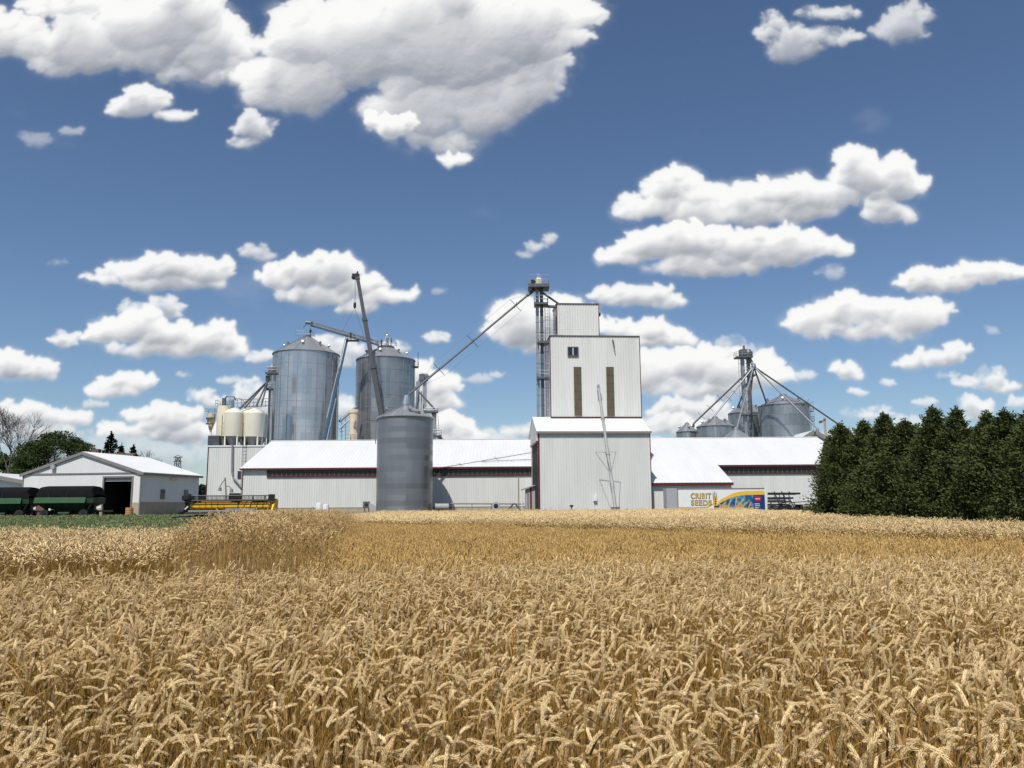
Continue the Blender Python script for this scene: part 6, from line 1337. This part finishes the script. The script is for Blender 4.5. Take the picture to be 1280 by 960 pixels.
def merged(name, parts):
    """several MBs with their own materials as one mesh"""
    vs, fs, mi = [], [], []
    for k, (mb, m) in enumerate(parts): b = len(vs); vs += [tuple(v) for v in mb.v]; fs += [tuple(b + i for i in f) for f in mb.f]; mi += [k] * len(mb.f)
    me = bpy.data.meshes.new(name); me.from_pydata(vs, [], fs)
    for _, m in parts: me.materials.append(m)
    me.polygons.foreach_set('material_index', mi); me.update(); return me
POSE = []                                    # (description, stem, ear, leaf MBs) of single plants
def make_poses():
    names = ['upright ripe wheat stalk with straight ear', 'ripe wheat stalk with gently bowed ear', 'ripe wheat stalk with ear bent level', 'ripe wheat stalk with ear hooked over and hanging']
    for cls, (lo, hi) in enumerate(((8, 30), (38, 70), (78, 110), (120, 158))):
        for k in range((6, 8, 9, 7)[cls]):
            st, er, lf = MB(), MB(), MB(); nod = R(rnd.uniform(lo, hi)); h = rnd.uniform(.80, .86); a, e = stalk_path(rnd, h, nod, R(rnd.uniform(1, 6)), rnd.uniform(.056, .078))
            add_stem(st, a, .0019, 4); add_ear(er, e, .0066 * rnd.uniform(.88, 1.18), 11, rnd.uniform(0, 1.5))
            for j in range(1): q = along(a, rnd.uniform(.25, .62))[0]; add_leaf(lf, q, rnd.uniform(0, 6.28), rnd.uniform(.10, .2), .0045, rnd.uniform(.25, .6))
            POSE.append((names[cls], st, er, lf))
make_poses()
def tuft(seed, n, rad, h, hv, nods, ear, w, m_ear, m_stem, lean=6, leaves=1, stem_r=.0022):
    global rnd; keep = rnd; rnd = random.Random(seed); st, er, lf = MB(), MB(), MB()
    for i in range(n):
        g = rnd.uniform(0, 6.283); q = rad * math.sqrt(rnd.random()); o = Vector((q * math.cos(g), q * math.sin(g), 0)); a, e = stalk_path(rnd, h * rnd.uniform(1 - hv, 1 + hv), R(rnd.uniform(*nods)), R(rnd.uniform(0, lean)), ear * rnd.uniform(.8, 1.2), rnd.uniform(0, 6.283))
        a = [p + o for p in a]; e = [p + o for p in e]; add_stem(st, a[::2] + ([a[-1]] if len(a) % 2 == 0 else []), stem_r, 3); add_simple_ear(er, e, w, 5)
        for j in range(leaves): add_leaf(lf, along(a, rnd.uniform(.3, .75))[0], rnd.uniform(0, 6.28), rnd.uniform(.12, .22), .006, rnd.uniform(.2, .6))
    rnd = keep; return merged('wheat_tuft', [(st, m_stem), (er, m_ear)] + ([(lf, W_LEAF)] if leaves else []))

def scatter(name, label, pts, rotz, scl, meshes, tilt=None, seed=0):
    """ground cover nobody could count: one object, instancing the given meshes on points"""
    src = bpy.data.collections.new(name + '_sources')
    for i, me in enumerate(meshes): o = bpy.data.objects.new('%s_source' % name, me); src.objects.link(o)
    n = len(pts); me = bpy.data.meshes.new(name); me.vertices.add(n); me.vertices.foreach_set('co', np.asarray(pts, np.float32).ravel())
    rot = np.zeros((n, 3), np.float32); rot[:, 2] = rotz
    if tilt is not None: rot[:, :2] = tilt
    a = me.attributes.new('turn', 'FLOAT_VECTOR', 'POINT'); a.data.foreach_set('vector', rot.ravel())
    a = me.attributes.new('size', 'FLOAT', 'POINT'); a.data.foreach_set('value', np.asarray(scl, np.float32))
    a = me.attributes.new('pick', 'INT', 'POINT'); a.data.foreach_set('value', np.random.RandomState(seed).randint(0, len(meshes), n).astype(np.int32))
    o = bpy.data.objects.new(name, me); COL.objects.link(o); tag(o, label, None, None, 'stuff')
    g = bpy.data.node_groups.new(name + '_scatter', 'GeometryNodeTree'); g.interface.new_socket('Geometry', in_out='INPUT', socket_type='NodeSocketGeometry'); g.interface.new_socket('Geometry', in_out='OUTPUT', socket_type='NodeSocketGeometry')
    N, L = g.nodes, g.links; gi, go = N.new('NodeGroupInput'), N.new('NodeGroupOutput'); ip = N.new('GeometryNodeInstanceOnPoints'); ci = N.new('GeometryNodeCollectionInfo')
    ci.inputs['Collection'].default_value = src; ci.inputs['Separate Children'].default_value = True; ci.inputs['Reset Children'].default_value = True
    def attr(nm, t): k = N.new('GeometryNodeInputNamedAttribute'); k.data_type = t; k.inputs['Name'].default_value = nm; return next(s for s in k.outputs if s.enabled and s.name == 'Attribute')
    L.new(gi.outputs[0], ip.inputs['Points']); L.new(ci.outputs[0], ip.inputs['Instance']); ip.inputs['Pick Instance'].default_value = True
    L.new(attr('pick', 'INT'), ip.inputs['Instance Index']); L.new(attr('turn', 'FLOAT_VECTOR'), ip.inputs['Rotation']); L.new(attr('size', 'FLOAT'), ip.inputs['Scale']); L.new(ip.outputs[0], go.inputs[0])
    md = o.modifiers.new('scatter', 'NODES'); md.node_group = g; return o
def jitter_grid(x0, x1, y0, y1, dens, rs):
    d = 1 / math.sqrt(dens); nx, ny = int((x1 - x0) / d), int((y1 - y0) / d); X, Y = np.meshgrid(x0 + (np.arange(nx) + .5) * d, y0 + (np.arange(ny) + .5) * d)
    X = X + rs.uniform(-.6, .6, X.shape) * d; Y = Y + rs.uniform(-.6, .6, Y.shape) * d; return X.ravel(), Y.ravel()
def gz(y): t = np.clip((y - 82) / 18, 0, 1); return YARD * t * t * (3 - 2 * t)
BACK = lambda x: 10.6 + .5 * np.tanh((x + 1.5) * .8) + .25 * np.sin(x * .35) + .12 * np.sin(x * 1.3)      # back edge of the first plot
bl_y = np.array([12, 27, 60, 84]); bl_x = np.array([-5.0, -9.9, -19.5, -25.0])  # left side of the tall plot
br_y = np.array([12, 13, 45, 84]); br_x = np.array([-3.2, -3.4, -9.2, -16.5])   # its right side
def wheat():
    rs = np.random.RandomState(3)
    x, y = jitter_grid(-10.5, 10.5, 1.25, 12.0, 245, rs); k = (np.abs(x) < .67 * y + 1.3) & (y < BACK(x) + rs.normal(0, .12, len(x))); x, y = x[k], y[k]; n = len(x)
    clump = _fbm((x * .55 + 50).astype(np.float32), (y * .55 + 50).astype(np.float32), 5, 3)
    sc = 1.0 + .055 * clump * 2 + rs.normal(0, .085, n); rot = rs.uniform(0, 6.283, n)
    rot = np.where(rs.rand(n) < .60, rs.normal(.10, .75, n), rot); pick = rs.randint(0, len(POSE), n)
    # the plants that show largest: nearest, with their ears inside the picture
    top = sc * .80; d = MROT.transposed(); 
    cy = (y * math.cos(PITCH) + (top - CAMZ) * math.sin(PITCH)); pyy = 480 - F * ((top - CAMZ) * math.cos(PITCH) - y * math.sin(PITCH)) / cy; pxx = 640 + F * x / cy
    ok = (pyy < 952) & (pxx > 8) & (pxx < 1272) & (sc > .97); idx = np.where(ok)[0]; idx = idx[np.argsort(y[idx])][:290]
    single = np.zeros(n, bool); single[idx] = True
    meshes = [merged('wheat_plant', [(st, W_STEM), (er, W_EAR), (lf, W_LEAF)]) for _, st, er, lf in POSE]
    m = ~single; tl = rs.normal(0, .06, (n, 2))
    scatter('ripe_wheat', 'ripe wheat filling the near plot', np.stack([x, y, gz(y)], 1)[m], rot[m], sc[m], meshes, tl[m], 1)
    parts = [(d_, st.mesh('stalk', W_STEM), er.mesh('ear', W_EAR), lf.mesh('leaf', W_LEAF)) for d_, st, er, lf in POSE]
    for i in idx:
        d_, a, b, c = parts[pick[i]]; o = bpy.data.objects.new('wheat_stalk', a); COL.objects.link(o); o.location = (x[i], y[i], 0); o.rotation_euler = (tl[i, 0], tl[i, 1], rot[i]); o.scale = (sc[i],) * 3
        tag(o, d_ + ' at the front edge of the field', 'wheat stalk', d_.replace('stalk', 'stalks') + ' at the front')
        for nm, me in (('ear', b), ('leaf', c)): ch = bpy.data.objects.new(nm, me); COL.objects.link(ch); ch.parent = o
    # further plots
    tw = [tuft(20 + s, 9, .17, .84, .10, (20, 140), .075, .0070, W_EAR, W_STEM) for s in range(7)]
    tg = [tuft(40 + s, 11, .17, .62, .12, (3, 50), .06, .0065, G_EAR, G_STEM, 9) for s in range(6)]
    tt = [tuft(60 + s, 9, .16, 1.30, .08, (20, 120), .09, .0075, T_EAR, T_STEM, 5, 2) for s in range(6)]
    far = [tuft(80 + s, 16, .30, .86, .10, (20, 130), .09, .014, W_EAR, W_STEM, 6, 0, .0035) for s in range(6)]
    LB_ = lambda Y: np.interp(Y, bl_y, bl_x); RB_ = lambda Y: np.interp(Y, br_y, br_x)
    view = lambda x, y, mgn=2: np.abs(x) < .66 * y + mgn
    def plot(name, label, box, dens, cond, meshes, s0, sv, seed, wob=.08):
        x, y = jitter_grid(*box, dens, rs); k = cond(x, y) & view(x, y); x, y = x[k], y[k]; s0_ = s0 - (.10 * np.clip((y - 30) / 20, 0, 1) + .04 * np.clip((17 - y) / 4, 0, 1) + .25 * rs.rand(len(x)) * ((x - LB_(y) < .8) | (RB_(y) - x < .5)) if name == "rye_plot" else 0); c = _fbm((x * .3 + 90).astype(np.float32), (y * .3 + 90).astype(np.float32), 9, 3)
        scatter(name, label, np.stack([x, y, gz(y)], 1), rs.uniform(0, 6.283, len(x)), s0_ + wob * c + rs.normal(0, sv, len(x)), meshes, rs.normal(0, .05, (len(x), 2)), seed)
    plot('wheat_plot', 'pale wheat plot behind a narrow alley on the left', (-21, -4, 12.4, 27.5), 17, lambda x, y: (x < LB_(y) - .25) & (y > 13.5 + .2 * np.sin(x)) , tw, 1.04, .06, 2)
    plot('rye_plot', 'taller brownish grain plot left of centre', (-28, -3, 12.9, 72), 12, lambda x, y: (x > LB_(y) + .45 * np.sin(y * 1.7) * rs.rand(len(x))) & (x < RB_(y) + .5 * np.sin(y * .9 + 1) * rs.rand(len(x)) + .35 * rs.normal(0, 1, len(x))) & (rs.rand(len(x)) < np.where(y < 40, 1, .5)), tt, 1.0, .06, 3, .05)
    CF = lambda x: np.interp(x, [-12, 0, 12.5, 25], [50, 37.5, 20.5, 14.5])      # far edge of the golden plot
    plot('barley_plot', 'short orange gold grain plot in the middle distance', (-12, 20, 12.9, 52), 18, lambda x, y: (x > RB_(y) + .15) & (y < CF(x)) & (x < 19), tg, 1.0, .07, 4, .20)
    plot('wheat_plot', 'pale wheat plot behind the golden one', (-12, 19, 14, 45), 14, lambda x, y: (x > RB_(y) + .15) & (y > CF(x) + .9) & (y <= 44) & (x < 18.6), tw, 1.0, .05, 5)
    plot('wheat_plot', 'far wheat reaching to the farmyard', (-22, 25, 44, 88.5), 7, lambda x, y: (x > RB_(np.minimum(y, 72)) + .15) & (y > CF(x) + .9) & (x < np.where(y < 54.5, 18.6, 25)), far, 1.0, .05, 6)
    # bean field on the left
    bean = []
    for s in range(5):
        r2 = np.random.RandomState(300 + s); q = r2.normal(0, 1, (70, 3)); q /= np.linalg.norm(q, axis=1, keepdims=True); p = q * np.array([.26, .26, .16]) * r2.rand(70, 1) ** .4 + np.array([0, 0, .2]); v, f = leaf_cloud(r2, p, np.abs(q), .11, .75, 0, .6); bean.append(np_mesh('bean_tuft', v, f, M_['soy']))
    x, y = jitter_grid(-68, -8, 27.8, 92.6, 9, rs); k = (x < LB_(y) - .4) & view(x, y, 3); x, y = x[k], y[k]
    scatter('bean_crop', 'low green bean crop between the wheat and the barn', np.stack([x, y, gz(y)], 1), rs.uniform(0, 6.28, len(x)), rs.uniform(.9, 1.3, len(x)), bean, None, 7)
    # dry weeds along the edge of the yard
    weed = [tuft(200 + s, 8, .25, .45, .4, (5, 60), .05, .006, T_EAR, T_STEM, 25, 3) for s in range(3)]
    x, y = jitter_grid(-36, 20, 89, 116, 1.6, rs); k = (rs.rand(len(x)) < .5) & ((y < 93) | (rs.rand(len(x)) < .15)) & ((x + 14) ** 2 + (y - 121.3) ** 2 > 40); x, y = x[k], y[k]
    scatter('dry_weeds', 'dry weeds scattered along the yard edge', np.stack([x, y, gz(y)], 1), rs.uniform(0, 6.28, len(x)), rs.uniform(.6, 1.1, len(x)), weed, None, 8)
wheat()
